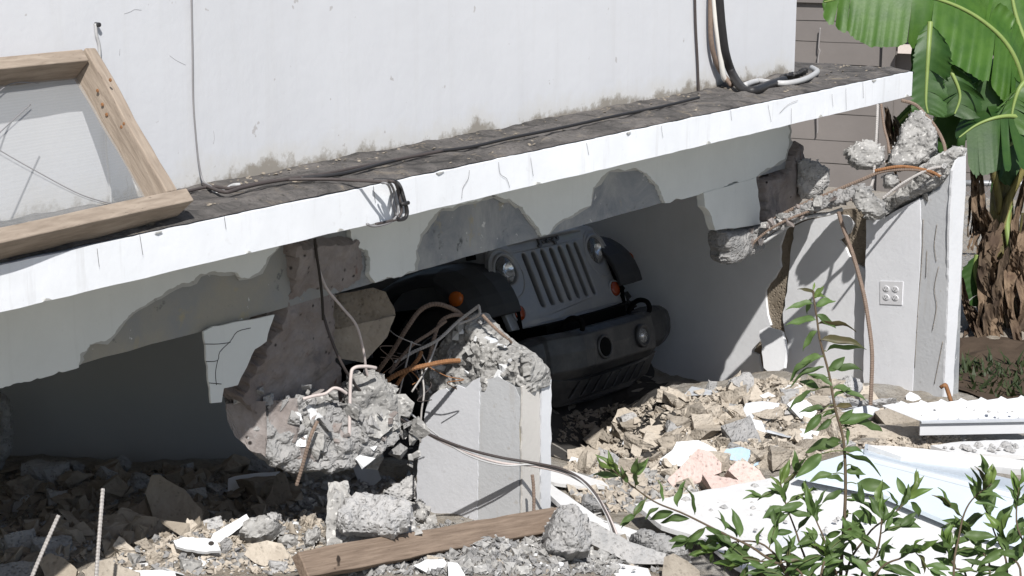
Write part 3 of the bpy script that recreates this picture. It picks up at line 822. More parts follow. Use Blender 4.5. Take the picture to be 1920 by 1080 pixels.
# hairline cracks and drips on the eave edge and the wall
fp = Plane(hs(0, -0.0045, 0), N)
CR = [[(880,319),(878,335),(868,352),(866,372)],[(935,304),(938,326),(950,335),(956,352)],[(995,296),(1000,330)],[(1484,203),(1484,232)],[(1560,176),(1562,200)],[(1618,150),(1619,184)],
      [(1440,196),(1446,228)],[(1586,166),(1587,206)],[(1496,188),(1478,196),(1462,212)],[(262,440),(268,478)],[(182,466),(186,500)],[(420,402),(424,430)],[(700,348),(704,380)],[(1100,268),(1104,290)],[(1240,236),(1243,258)],[(1370,206),(1372,226)]]
for c in CR:
    tube("hairline_crack", [fp.on(*p) for p in c], 0.0007, MAT["dark_wire"], slab, sides=4, n=3)
wp = Plane(hs(0, WSET-0.0005, 0), N)
for c in [[(233,26),(245,22),(252,18),(265,19)],[(225,92),(224,104)],[(318,104),(330,113),(348,122)],[(400,245),(402,258),(400,270)],[(1540,60),(1538,66)],[(236,330),(240,352),(238,368)]]:
    tube("hairline_crack", [wp.on(*p) for p in c], 0.0004, MAT["mid_cable"], wall, sides=4, n=3)
o = tube("wall_bracket", [wp.off(0.006).on(*p) for p in [(179,44),(181,66),(186,86),(187,110)]], 0.005, MAT["grey_cable"], wall, sides=6)
mk("bracket_bolt", *lathe_vf([(0.0,0.02),(0.007,0.018),(0.007,0)], wp.on(179,46), N, 8), MAT["black_cable"], o)

# ------------------------------------------------------------------ near broken pier
w1 = Vector((-0.8, 0.6, 0)); n1 = Vector((-0.6, -0.8, 0)); e1 = Vector((0.6, 0.8, 0)); ne = Vector((0.8, -0.6, 0))
cor = onz(977, 968, 0.40)
npier = root("broken_pier", Vector((cor.x-0.1, cor.y+0.2, 0.3)), "broken white concrete pier with bent rods sprouting from its shattered top, before the car", "broken pier")
f1 = Plane(cor, n1)
f2 = Plane(cor, ne)
core = plate("core", [(778,1060),(783,850),(803,746),(845,726),(905,712),(976,728),(976,1070)], f1.off(-0.006), 0.19, MAT["beam_concrete"], npier)
plate("paint", [(776,1050),(780,960),(784,850),(796,780),(806,745),(822,732),(836,728),(846,738),(858,722),(872,728),(886,714),(899,708),(898,800),(895,900),(893,1060)], f1, 0.0055, MAT["pier_paint"], npier, jit=1.2, step=8, seed=41)
plate("edge_strip", [(886,1056),(889,800),(894,716),(935,706),(966,726),(974,745),(973,1065)], f1.off(-0.003), 0.002, MAT["strip"], npier, jit=0.8, step=12, seed=42)
plate("edge_paint", [(979,1060),(979,726),(1000,712),(1012,708),(1013,1052)], f2.off(0.002), 0.008, painted("pier_tan_edge", (0.55,0.53,0.50), (0.32,0.26,0.19), 0.7, 0.8, 0.3, 0.4), npier, jit=1.0, step=14, seed=43)
plate("edge_paint", [(1015,1050),(1015,708),(1027,688),(1034,712),(1033,880),(1031,1045)], f2.off(0.002), 0.008, MAT["pier_white"], npier, jit=1.2, step=14, seed=44)
midp = Plane(cor - n1*0.115, n1)
lump("broken_top", [(800,750),(796,705),(812,662),(838,630),(862,598),(895,580),(905,596),(925,618),(952,640),(985,660),(1004,676),(1012,705),(1006,735),(978,745),(905,740),(840,760)], midp, 0.18, MAT["broken"], npier, amp=0.028, freq=26, rnd=0.05, seed=45)
lump("broken_top", [(975,668),(1000,668),(1028,684),(1034,700),(1032,725),(1010,735),(985,735)], Plane(cor - n1*0.17, ne), 0.05, MAT["broken"], npier, amp=0.016, freq=26, rnd=0.02, seed=47)
fragments(npier, [(800,735),(815,668),(862,604),(895,585),(925,620),(985,662),(1008,690),(975,722),(905,706),(840,722)], midp, 46, 0.02, 0.07, ["broken","broken","grey_rubble","white_rubble"], 74, 0.05, 0.10)
plate("paint_flake", [(898,640),(912,630),(948,640),(957,668),(955,678),(922,682),(915,664)], Plane(midp.on(925,660)+midp.n*0.118, Vector((0.1,-0.9,0.45))), 0.015, MAT["grey_tile"], npier, jit=1, step=8, seed=46)
def px(pts, k=0.0): return [at(x, y, d+k) for x, y, d in pts]
def pz(pts): return px(pts, 0.20)
rebar("rod", pz([(705,700,7.1),(735,660,7.05),(765,612,7.0),(790,580,7.0),(818,570,7.0),(850,580,7.02),(868,596,7.08),(880,625,7.15)]), 0.0085, MAT["brown_steel"], npier)
rebar("rod", pz([(790,700,7.0),(805,670,6.98),(812,640,6.98),(825,605,7.0),(845,592,7.0),(868,592,7.05),(885,605,7.1)]), 0.007, MAT["brown_steel"], npier)
rebar("rod", pz([(706,733,6.88),(728,712,6.86),(760,695,6.86),(800,685,6.87),(835,678,6.9),(862,676,6.95)]), 0.0085, MAT["rust"], npier)
rebar("rod", pz([(735,735,6.92),(755,705,6.9),(770,690,6.9),(785,672,6.9),(790,660,6.95)]), 0.007, MAT["rust"], npier)
rebar("rod", pz([(740,680,6.95),(775,660,6.95),(820,638,6.95),(860,602,7.0),(900,572,7.0)]), 0.006, MAT["steel"], npier)
rebar("rod", pz([(730,700,6.95),(770,650,6.95),(810,622,6.97),(838,600,7.0)]), 0.006, MAT["brown_steel"], npier)
rebar("rod", pz([(904,590,7.0),(925,612,7.0),(950,634,7.0),(958,642,7.05)]), 0.006, MAT["brown_steel"], npier)
rebar("rod", pz([(898,575,6.99),(899,588,6.99),(885,598,7.0),(860,608,7.0)]), 0.005, MAT["steel"], npier)
for pts in ([(790,690,6.95),(795,735,6.93),(790,775,6.93),(788,830,6.95)], [(772,640,6.95),(760,690,6.93),(748,740,6.93)], [(820,640,6.95),(800,690,6.92),(772,735,6.9)]):
    tube("tie_wire", pz(pts), 0.004, MAT["steel"], npier, sides=6)
rebar("rod", pz([(998,890,6.86),(1001,930,6.86),(1000,1040,6.86)]), 0.006, MAT["brown_steel"], npier)

wr = random.Random(8)
for k in range(9):
    x, y = wr.uniform(690, 830), wr.uniform(610, 700)
    pts = [(x, y, 6.95)]
    for _ in range(4):
        x += wr.uniform(-34, 40); y += wr.uniform(-6, 38); pts.append((x, y, 6.95+wr.uniform(-.06,.06)))
    tube("tie_wire", pz(pts), 0.0022, MAT[wr.choice(["rust","dark_wire","steel","brown_steel"])], npier, sides=5)

# ------------------------------------------------------------------ far broken pier with the outlet
cor2 = onz(1778, 752, 0.33)
fpier = root("broken_pier", cor2, "broken white pier with a four-socket outlet, beside the banana plant", "broken pier")
f3 = Plane(cor2, WN)
wne = Vector((W.x*-1, W.y*-1, 0)).normalized()       # end face looks towards +x
eb, et = f3.on(1768, 745), f3.on(1785, 320)
f4n = (et-eb).cross(f3.n); f4n = f4n if f4n.x > 0 else -f4n
f4 = Plane(eb, f4n)
plate("core", [(1622,830),(1625,420),(1660,408),(1700,385),(1745,362),(1768,330),(1778,318),(1775,420),(1772,560),(1764,840)], f3.off(-0.006), 0.13, MAT["beam_concrete"], fpier)
plate("paint", [(1617,830),(1620,640),(1624,412),(1650,412),(1690,390),(1724,372),(1727,420),(1722,560),(1712,700),(1708,830)], f3, 0.0055, MAT["far_paint"], fpier, jit=0.8, step=12, seed=51)
plate("edge_strip", [(1702,830),(1708,700),(1716,560),(1721,420),(1721,378),(1762,356),(1782,318),(1781,400),(1776,560),(1770,700),(1764,835)], f3.off(-0.003), 0.002, MAT["strip"], fpier, jit=0.8, step=14, seed=52)
plate("edge_paint", [(1764,840),(1772,700),(1778,560),(1781,400),(1786,320),(1800,288),(1812,278),(1811,350),(1800,540),(1790,680),(1782,840)], f4.off(0.005), 0.012, MAT["pier_white"], fpier, jit=0.8, step=14, seed=53)
lump("broken_top", [(1622,410),(1640,380),(1680,360),(1720,330),(1742,300),(1790,272),(1808,270),(1800,300),(1784,345),(1755,362),(1720,378),(1690,395),(1655,415)], f3.off(-0.05), 0.16, MAT["broken"], fpier, amp=0.02, freq=20, rnd=0.05, seed=54)
fragments(fpier, [(1640,395),(1690,362),(1740,318),(1790,280),(1800,295),(1765,352),(1700,388),(1650,412)], f3, 26, 0.02, 0.06, ["broken","grey_rubble","broken"], 75, -0.08, 0.03)
# crack lines on the bare strip
for c in [[(1757,420),(1752,460),(1756,490)],[(1760,500),(1752,540),(1756,575),(1748,620)],[(1738,470),(1736,520)],[(1768,640),(1760,680),(1752,720)],[(1731,410),(1729,480),(1722,570),(1715,690)]]:
    tube("strip_crack", [f3.off(0.0015).on(*p) for p in c], 0.0012, MAT["mortar_brown"], fpier, sides=5, n=4)
# outlet: plate with four receptacles
outl = Plane(f3.p, f3.n).off(0.004)
op = plate("outlet_plate", [(1650,527),(1693,528),(1691,572),(1650,570)], outl, 0.006, MAT["outlet"], fpier)
op_n = f3.n
for cx, cy in ((1662,541),(1679,542),(1662,557),(1679,558)):
    c = outl.on(cx, cy) + op_n*0.0005
    ax = f3.a; bz = f3.b
    V, F = lathe_vf([(0.0175,0.0),(0.0175,0.002),(0.0160,0.0032)], c, op_n, 16, bz)
    V = [c + bz*((v-c).dot(bz)*0.86) + ax*((v-c).dot(ax)*1.15) + op_n*((v-c).dot(op_n)) for v in V]
    r_ = mk("receptacle", V, F, MAT["outlet"], op)
    parts = []
    for du, dv, hw, hh in ((-0.007,0.003,0.0016,0.005),(0.007,0.003,0.0016,0.0042),(0.0,-0.008,0.003,0.0025)):
        q = c + ax*du + bz*dv + op_n*0.0030
        Vb = [q + ax*(sx*hw) + bz*(sz*hh) + op_n*k for k in (0, 0.0008) for sx, sz in ((-1,-1),(1,-1),(1,1),(-1,1))]
        parts.append((Vb, [(0,3,2,1),(4,5,6,7),(0,1,5,4),(1,2,6,5),(2,3,7,6),(3,0,4,7)]))
    mk("slots", *merge(parts), MAT["outlet_slot"], op)
tube("steel_scrap", px([(1764,726,8.62),(1772,722,8.6),(1776,730,8.6),(1784,755,8.6)], 0.22), 0.012, MAT["rust"], fpier, sides=4, n=3)
# rods that run from this pier back to the beam, and the concrete still clinging to them
rods = [
    ([(1338,462,8.95),(1345,478,8.93),(1375,486,8.9),(1400,468,8.85),(1430,440,8.8),(1470,415,8.75),(1520,395,8.72)], 0.006, "brown_steel"),
    ([(1345,452,8.95),(1400,445,8.9),(1450,412,8.85),(1500,385,8.8),(1560,360,8.75),(1620,335,8.7),(1660,320,8.68),(1720,318,8.66),(1750,330,8.68)], 0.008, "brown_steel"),
    ([(1400,440,8.92),(1470,405,8.86),(1540,378,8.8),(1590,372,8.75)], 0.005, "dark_wire"),
    ([(1420,452,8.9),(1500,410,8.82),(1570,380,8.76)], 0.005, "brown_steel"),
    ([(1360,470,8.92),(1430,425,8.88),(1490,398,8.84),(1530,388,8.8)], 0.005, "dark_wire"),
    ([(1640,320,8.68),(1690,312,8.66),(1740,320,8.66),(1765,332,8.68)], 0.007, "rust"),
    ([(1655,372,8.66),(1690,345,8.65),(1740,318,8.66),(1775,312,8.68)], 0.006, "steel"),
    ([(1690,188,8.8),(1716,196,8.8),(1735,215,8.8),(1755,240,8.8),(1770,270,8.75),(1774,300,8.72)], 0.008, "brown_steel"),
    ([(1652,195,8.8),(1658,240,8.78),(1664,262,8.76),(1668,288,8.74)], 0.006, "brown_steel"),
    ([(1646,196,8.8),(1643,260,8.76),(1638,330,8.72),(1632,352,8.7)], 0.007, "steel"),
]
for pts, r, mm in rods: rebar("rod", px(pts, 0.17), r, MAT[mm], fpier)
tube("conduit", px([(1430,455,8.86),(1475,425,8.84),(1510,408,8.82),(1550,402,8.8),(1580,392,8.78)], 0.15), 0.010, MAT["grey_cable"], fpier)
rebar("rod", px([(1572,398,8.7),(1582,430,8.66),(1600,480,8.6),(1618,545,8.52),(1628,600,8.47),(1635,660,8.42),(1634,720,8.4),(1632,760,8.4)], 0.2), 0.009, MAT["brown_steel"], fpier)
lump("beam_remnant", [(1342,452),(1395,440),(1450,408),(1500,382),(1560,358),(1618,340),(1648,352),(1620,372),(1575,388),(1520,402),(1470,428),(1412,470),(1372,488)], Plane(at(1480,410,8.98), (-0.3,-0.95,0.1)), 0.08, MAT["grey_rubble"], fpier, amp=0.022, freq=30, rnd=0.02, seed=58)
fragments(fpier, [(1345,455),(1450,412),(1560,362),(1640,345),(1600,378),(1500,408),(1400,468)], Plane(at(1480,410,8.95), (-0.3,-0.95,0.1)), 30, 0.02, 0.07, ["grey_rubble","broken","old_concrete"], 76, -0.02, 0.05)
def clinging(name, poly, d, nrm, th, mat, label, seed, amp=0.018, rnd=0.05):
    cx = sum(p[0] for p in poly)/len(poly); cy = sum(p[1] for p in poly)/len(poly)
    o = lump(name, poly, Plane(at(cx, cy, d+0.17), nrm), th, mat, None, amp=amp, freq=20, rnd=rnd, seed=seed, res=0.010)
    return tag(o, label, "concrete chunk", "concrete chunks caught on the far rods")
clinging("concrete_chunk", [(1656,318),(1664,290),(1680,262),(1688,234),(1706,210),(1728,205),(1750,222),(1761,250),(1759,288),(1744,308),(1715,320),(1685,326)], 8.85, (-0.2,-0.95,0.3), 0.20, MAT["broken"], "tall pale concrete chunk standing on end atop the far pier rods", 61)
clinging("concrete_chunk", [(1578,282),(1592,272),(1612,262),(1636,260),(1660,272),(1662,300),(1648,318),(1620,322),(1596,316),(1584,298)], 8.78, (-0.1,-0.95,0.3), 0.15, MAT["broken"], "rounded grey and white chunk hanging left of the tallest one on the rods", 62)
clinging("concrete_chunk", [(1594,374),(1604,352),(1618,346),(1640,360),(1664,380),(1668,400),(1650,414),(1622,404),(1602,392)], 8.55, (-0.3,-0.95,0.2), 0.14, MAT["broken"], "block-shaped chunk hanging below the rods at the left top of the outlet pier", 63, 0.010, 0.03)
clinging("concrete_chunk", [(1492,300),(1510,294),(1535,298),(1556,312),(1558,340),(1545,365),(1520,378),(1500,376),(1490,350)], 9.15, (-0.2,-0.95,0.1), 0.18, MAT["grey_rubble"], "dark grey rounded chunk in shade by the end of the beam", 64, 0.014)
clinging("concrete_chunk", [(1648,330),(1662,322),(1682,325),(1690,345),(1676,358),(1655,355)], 8.72, (-0.2,-0.95,0.2), 0.10, MAT["broken"], "small rough chunk low between the rods and the outlet pier top", 65)

# ------------------------------------------------------------------ the car under the slab
CS = 0.868
car = root("off_road_car", CAM + (Vector((0.408, 11.016, -0.424)) - CAM)*CS, "dark grey off-road car with a seven-slot grille, nose up under the fallen beam", "car")
car.rotation_mode = 'XYZ'
car.rotation_euler = (-0.032, -0.231, -0.659)
car.scale = (CS, CS, CS)
def C(name, VF, mat, parent=None, smooth=False):
    return mk(name, VF[0], VF[1], mat, parent or car, smooth, local=True)
def crake(z, y): return 0.045*(0.875-z)/0.165 - 0.10*y*y + 0.03   # the grille leans back and bows
# grille panel with seven real slots and two lamp openings
outl_ = []
for k in range(41):
    a = k/40
    y = -0.60 + 1.20*a
    outl_.append((y, 0.615 - 0.02*(1-abs(y)/0.6)))
top = [(0.605,0.75),(0.60,0.90),(0.585,1.0),(0.555,1.075),(0.50,1.12),(0.40,1.14)]
outl_ += top + [(0.2,1.155),(0.0,1.16),(-0.2,1.155)] + [(-y, z) for y, z in top[::-1]]
def slot(yc, z0, z1, r):
    p = [(yc + r*cos(a), z1 - r + r*sin(a)) for a in [pi*k/8 for k in range(9)]]
    p += [(yc + r*cos(a), z0 + r + r*sin(a)) for a in [pi + pi*k/8 for k in range(9)]]
    return p
holes = [slot(-0.27+0.09*k, 0.69, 1.055, 0.030) for k in range(7)] + [ellipse(s*0.47, 0.965, 0.098, 0.098, 28) for s in (-1,1)]
me = curve_mesh([outl_] + holes, 0.012, 0.010, 2)
bm = bmesh.new(); bm.from_mesh(me)
bmesh.ops.triangulate(bm, faces=bm.faces[:])
bmesh.ops.subdivide_edges(bm, edges=[e for e in bm.edges if e.calc_length() > 0.12], cuts=2)
for v in bm.verts:
    y, z, x = v.co
    v.co = (x + crake(z, y), y, z)
bm.to_mesh(me); bm.free()
grille = link("grille", me, MAT["car_paint"], car, local=True)
# deep slot liners: bent lips behind every slot
parts = []
for k in range(7):
    yc = -0.27+0.09*k
    for s in (1,):
        y = yc + s*0.034
        V = []
        for z in (0.71, 1.045):
            x = crake(z, y)
            V += [(x-0.034, y-0.003, z), (x-0.012, y-0.003, z), (x-0.012, y+0.003, z), (x-0.034, y+0.003, z)]
        parts.append((V, [(0,1,2,3),(7,6,5,4),(0,4,5,1),(1,5,6,2),(2,6,7,3),(3,7,4,0)]))
C("slot_liner", merge(parts), MAT["car_paint"], grille)
C("radiator", box_vf((-0.16,-0.42,0.62), (-0.10,0.42,1.10)), MAT["black"])
for s in (-1, 1):
    yc, zc = s*0.47, 0.965
    xo = crake(zc, yc)
    axx = Vector((1, s*0.04, 0.10)).normalized()
    o = Vector((xo, yc, zc))
    hl = C("headlight", lathe_vf([(0.112,-0.01),(0.112,0.012),(0.104,0.022),(0.093,0.018),(0.090,-0.005)], o, axx, 32), MAT["car_paint"], smooth=True)
    C("reflector", lathe_vf([(0.092,0.004),(0.088,-0.006),(0.075,-0.040),(0.052,-0.065),(0.02,-0.078),(0.0,-0.08)], o, axx, 28), MAT["chrome"], hl, False)
    C("bulb_shield", lathe_vf([(0.0,-0.012),(0.02,-0.016),(0.024,-0.03),(0.024,-0.06)], o, axx, 14), MAT["chrome"], hl, True)
    C("lens", lathe_vf([(0.091,0.006),(0.085,0.016),(0.06,0.028),(0.03,0.034),(0.0,0.036)], o, axx, 28), MAT["lens"], hl, True)
    # oval recess ring outside the lamp
    ring = []
    for k in range(33):
        a = 2*pi*k/32
        y, z = yc + s*0.006 + 0.135*cos(a), 0.945 + 0.155*sin(a)
        ring.append((crake(z, y)+0.020, y, z))
    C("lamp_surround", tube_vf(ring, 0.006, 6, n=1), MAT["car_paint"], hl, True)
    ts = Vector((crake(0.70, 0.50)+0.015, s*0.505, 0.70))
    sg = C("turn_signal", lathe_vf([(0.060,-0.01),(0.060,0.014),(0.053,0.020),(0.050,0.012)], ts, (1,0,0.12), 24), MAT["car_paint"], smooth=True)
    C("signal_lens", lathe_vf([(0.051,0.012),(0.044,0.024),(0.02,0.030),(0.0,0.031)], ts, (1,0,0.12), 20), MAT["amber_red"], sg, True)
# badge letters
cu = bpy.data.curves.new("badge", 'FONT'); cu.body = "Jeep"; cu.size = 0.105; cu.extrude = 0.006; cu.bevel_depth = 0.002; cu.align_x = 'CENTER'; cu.offset = 0.003
to = bpy.data.objects.new("badge", cu); COL.objects.link(to)
me = bpy.data.meshes.new_from_object(to.evaluated_get(bpy.context.evaluated_depsgraph_get()))
bpy.data.objects.remove(to)
me.materials.clear()
for v in me.vertices:
    x, y, z = v.co
    zz = 1.083 + y*0.72
    v.co = (crake(zz, x) + 0.026 + z, x*1.2, zz)
link("badge", me, MAT["badge"], car, local=True)
# bonnet
V, F = [], []
nxh, nyh = 14, 14
for i in range(nxh+1):
    x = 0.02 - 1.27*i/nxh
    for j in range(nyh+1):
        a = -1 + 2*j/nyh
        w = 0.545 + 0.10*i/nxh
        z = 1.155 + 0.05*min(1, i/5)*(1-0.4*a*a) - 0.045*abs(a)**4 - (0.02 if i == 0 else 0)
        V.append((x - 0.10*a*a*(1-i/nxh), a*w, z))
for i in range(nxh):
    for j in range(nyh):
        q = i*(nyh+1)+j; F.append((q, q+1, q+nyh+2, q+nyh+1))
nn = len(V)
for v in list(V): V.append((v[0], v[1], v[2]-0.02))
F += [tuple(k+nn for k in f[::-1]) for f in F]
ring = [j for j in range(nyh+1)] + [i*(nyh+1)+nyh for i in range(1, nxh+1)] + [nxh*(nyh+1)+j for j in range(nyh-1, -1, -1)] + [i*(nyh+1) for i in range(nxh-1, 0, -1)]
F += [(ring[k], ring[(k+1) % len(ring)], ring[(k+1) % len(ring)]+nn, ring[k]+nn) for k in range(len(ring))]
C("bonnet", (V, F), MAT["car_paint"], smooth=True)
for s in (-1, 1):       # bonnet sides and latches
    V = []
    for x, y, z0, z1 in ((-0.06,0.555,0.80,1.12),(-1.25,0.645,0.80,1.155)):
        for dy in (0, 0.02):
            V += [(x, s*(y-dy), z0), (x, s*(y-dy), z1)]
    C("wing_panel", (V, [(0,1,5,4),(2,6,7,3),(0,2,3,1),(4,5,7,6),(1,3,7,5),(0,4,6,2)]), MAT["car_paint"])
    C("latch", box_vf((-0.20, s*0.575-0.012, 1.06), (-0.14, s*0.575+0.012, 1.14)), MAT["black"])
# flared black fenders: a swept arch with a turned-down lip
prof = [(0.12,0.715),(0.11,0.78),(0.085,0.85),(0.045,0.915),(-0.01,0.97),(-0.09,1.02),(-0.20,1.045),(-0.36,1.05),(-0.56,1.02),(-0.72,0.965),(-0.84,0.88),(-0.92,0.78),(-0.97,0.66)]
for s in (-1, 1):
    V, F = [], []
    for i, (x, z) in enumerate(prof):
        t = Vector((prof[min(i+1,len(prof)-1)][0]-prof[max(i-1,0)][0], 0, prof[min(i+1,len(prof)-1)][1]-prof[max(i-1,0)][1])).normalized()
        nrm = Vector((t.z, 0, -t.x)); nrm = nrm if nrm.z > 0 or i in (0,) else -nrm
        if nrm.z < 0: nrm = -nrm
        fl = 0.95
        for y, k in ((0.54,0.004),(0.70,0.010),(0.82,0.0),(0.90,-0.022),(0.925,-0.05),(0.925,-0.10),(0.905,-0.10),(0.88,-0.055),(0.70,-0.025),(0.54,-0.028)):
            V.append((x + nrm.x*k - (max(0, y-0.72)**2*2.2 if x > -0.2 else 0), s*y*(fl/0.97), z + nrm.z*k))
    m_ = 10
    for i in range(len(prof)-1):
        for k in range(m_):
            a, b = i*m_+k, i*m_+(k+1) % m_
            F.append((a, b, b+m_, a+m_))
    F += [tuple(range(m_)), tuple((len(prof)-1)*m_+k for k in range(m_-1, -1, -1))]
    fe = C("fender", (V, F), MAT["flare"], smooth=False)
    bevel_obj(fe, 0.006, 1)
    # inner apron
    V = []
    for x, z in prof: V += [(x, s*0.545, z-0.01), (x, s*0.545, min(z-0.02, 0.60))]
    F = [(2*i, 2*i+1, 2*i+3, 2*i+2) for i in range(len(prof)-1)]
    C("apron", (V, F), MAT["black"], fe)
    C("side_lamp", lathe_vf([(0.046,-0.02),(0.046,0.006),(0.040,0.016),(0.02,0.022),(0,0.023)], (-0.06, s*0.900, 0.86), (0.25,s,0), 20), MAT["amber"], fe, True)
# bumper: faceted centre, stepped-back ends
st = [(-0.86,0.12,0.33,0.51),(-0.85,0.23,0.32,0.515),(-0.76,0.27,0.30,0.53),(-0.62,0.31,0.285,0.545),(-0.60,0.34,0.27,0.555),(-0.37,0.43,0.265,0.545),(-0.30,0.445,0.265,0.545),(0.30,0.445,0.265,0.545),(0.37,0.43,0.265,0.545),(0.405,0.36,0.275,0.53),(0.44,0.34,0.29,0.545),(0.62,0.33,0.29,0.555),(0.76,0.28,0.30,0.535),(0.85,0.23,0.32,0.515),(0.86,0.12,0.33,0.51)]
V, F = [], []
for y, x, z0, z1 in st:
    for dx, z in ((-0.16,z1),(-0.045,z1+0.004),(-0.004,z1-0.024),(0.006,(z0+z1)/2+0.02),(-0.002,z0+0.055),(-0.055,z0),(-0.16,z0+0.01)):
        V.append((x+dx, y, z))
for i in range(len(st)-1):
    for k in range(7):
        a, b = i*7+k, i*7+(k+1) % 7
        F.append((a, b, b+7, a+7))
F += [tuple(range(7)), tuple((len(st)-1)*7+k for k in range(6,-1,-1))]
bumper = bevel_obj(C("bumper", (V, F), MAT["plastic"]), 0.006, 1)
for s in (1,):
    fo = Vector((0.447, s*0.20, 0.415))
    fg = C("fog_lamp", lathe_vf([(0.074,-0.02),(0.074,0.018),(0.066,0.026),(0.054,0.022),(0.050,0.008)], fo, (1,0,0), 28), MAT["plastic"], smooth=True)
    C("reflector", lathe_vf([(0.050,0.010),(0.045,0.003),(0.025,-0.006),(0,-0.008)], fo+Vector((0.004,0,0)), (1,0,0), 20), MAT["chrome"], fg, True)
    C("lens", lathe_vf([(0.050,0.013),(0.04,0.020),(0.02,0.024),(0,0.025)], fo, (1,0,0), 20), MAT["lens"], fg, True)
fo = Vector((0.447, -0.20, 0.415))
eh = C("empty_lamp_hole", lathe_vf([(0.074,-0.005),(0.074,0.010),(0.066,0.014),(0.058,0.010),(0.056,0.003)], fo, (1,0,0), 28), MAT["plastic"], smooth=True)
C("hole_inside", lathe_vf([(0.058,0.008),(0.054,0.0135),(0.0,0.0135)], fo, (1,0,0), 20), MAT["black"], eh)
for s in (-1, 1):
    hp_ = [(0.26, s*0.36, 0.55), (0.30, s*0.36, 0.60), (0.36, s*0.36, 0.625), (0.415, s*0.36, 0.610), (0.43, s*0.36, 0.57), (0.42, s*0.36, 0.545)]
    C("tow_hook", tube_vf(hp_, 0.016, 8, n=5), MAT["black"], smooth=True)
# lower valance with slanted slits
ov = [(-0.60,0.14),(-0.50,0.110),(-0.2,0.095),(0.2,0.105),(0.42,0.15),(0.47,0.275),(-0.62,0.285)]
hv = []
for k in range(8):
    y0 = -0.42 + 0.098*k
    hv.append([(y0-0.016,0.140),(y0+0.014,0.140),(y0+0.058,0.225),(y0+0.066,0.243),(y0+0.044,0.243),(y0+0.006,0.195)])
me = curve_mesh([ov] + hv, 0.008, 0.004, 1)
for v in me.vertices:
    y, z, x = v.co
    v.co = (x + 0.395 - 0.25*y*y - 0.55*(0.285-z), y, z)
link("valance", me, MAT["plastic"], car, local=True)
C("skid_plate", box_vf((-0.1,-0.45,0.12), (0.24,0.42,0.26)), MAT["black"])
C("underbody", box_vf((-2.9,-0.42,0.32), (0.20,0.42,0.60)), MAT["black"])
# front wheels
for s in (-1, 1):
    wo = Vector((-0.36, s*0.68, 0.42)); R_ = 0.40
    wh = C("wheel", lathe_vf([(0.0,0.03),(0.06,0.05),(0.10,0.02),(0.20,0.01),(0.225,0.05),(0.225,-0.12)], wo+Vector((0,s*0.06,0)), (0,s,0), 28), MAT["car_paint"], smooth=True)
    C("tyre", lathe_vf([(0.225,0.10),(0.27,0.125),(0.33,0.13),(0.375,0.115),(0.388,0.09),(0.388,-0.09),(0.375,-0.115),(0.33,-0.13),(0.225,-0.10)], wo, (0,s,0), 40), MAT["tyre"], wh, True)
    parts = []
    for k in range(34):
        for row, (h0, h1) in enumerate(((-0.115,-0.045),(-0.035,0.035),(0.045,0.115))):
            a = 2*pi*(k+(0.5 if row == 1 else 0))/34
            c = wo + Vector((cos(a), 0, sin(a)))*0.392
            t = Vector((-sin(a), 0, cos(a))); r_ = Vector((cos(a), 0, sin(a)))
            Vb = [c + t*(st_*0.024) + r_*rr + Vector((0, hh, 0)) for rr in (-0.008, 0.012) for st_, hh in ((-1,h0),(1,h0),(1,h1),(-1,h1))]
            parts.append((Vb, [(0,3,2,1),(4,5,6,7),(0,1,5,4),(1,2,6,5),(2,3,7,6),(3,0,4,7)]))
    C("tread", merge(parts), MAT["tyre"], wh)
# crushed cabin behind
V = [(x, y, z) for z in (0.5, 1.12) for x, y in ((-1.27,-0.72),(-1.27,0.72),(-3.1,0.76),(-3.1,-0.76))]
C("body", (V, [(0,3,2,1),(4,5,6,7),(0,1,5,4),(1,2,6,5),(2,3,7,6),(3,0,4,7)]), MAT["car_paint"])
V = [(-1.30,-0.66,1.125),(-1.30,0.66,1.125),(-3.05,0.70,1.125),(-3.05,-0.70,1.125),(-1.75,-0.60,1.32),(-1.75,0.60,1.34),(-2.9,0.62,1.26),(-2.9,-0.62,1.25)]
C("crushed_roof", (V, [(0,3,2,1),(4,5,6,7),(0,1,5,4),(1,2,6,5),(2,3,7,6),(3,0,4,7)]), MAT["flare"])

rnd = random.Random(15); parts = []
for _ in range(380):
    q = rnd.uniform(-0.3, S_C) if rnd.random() < .85 else rnd.uniform(S_C, LEN-0.05)
    back = (WSET - abs(rnd.gauss(0, 0.05)) - 0.012) if rnd.random() < .7 else rnd.uniform(0.03, WSET-0.02)
    sz = rnd.uniform(0.002, 0.008)
    p = hs(q, back, ZT+0.012)
    ax = Vector((rnd.uniform(-.5,.5), rnd.uniform(-.5,.5), 1))
    parts.append(lathe_vf([(0, sz*.5), (sz*.8, sz*.35), (sz*rnd.uniform(.8,1.5), 0)], p, ax, 5))
tag(mk("slab_dirt", *merge(parts), [MAT["brown_block"]]), "dirt and paint flakes fallen along the foot of the upper wall", "dirt", None, "stuff")

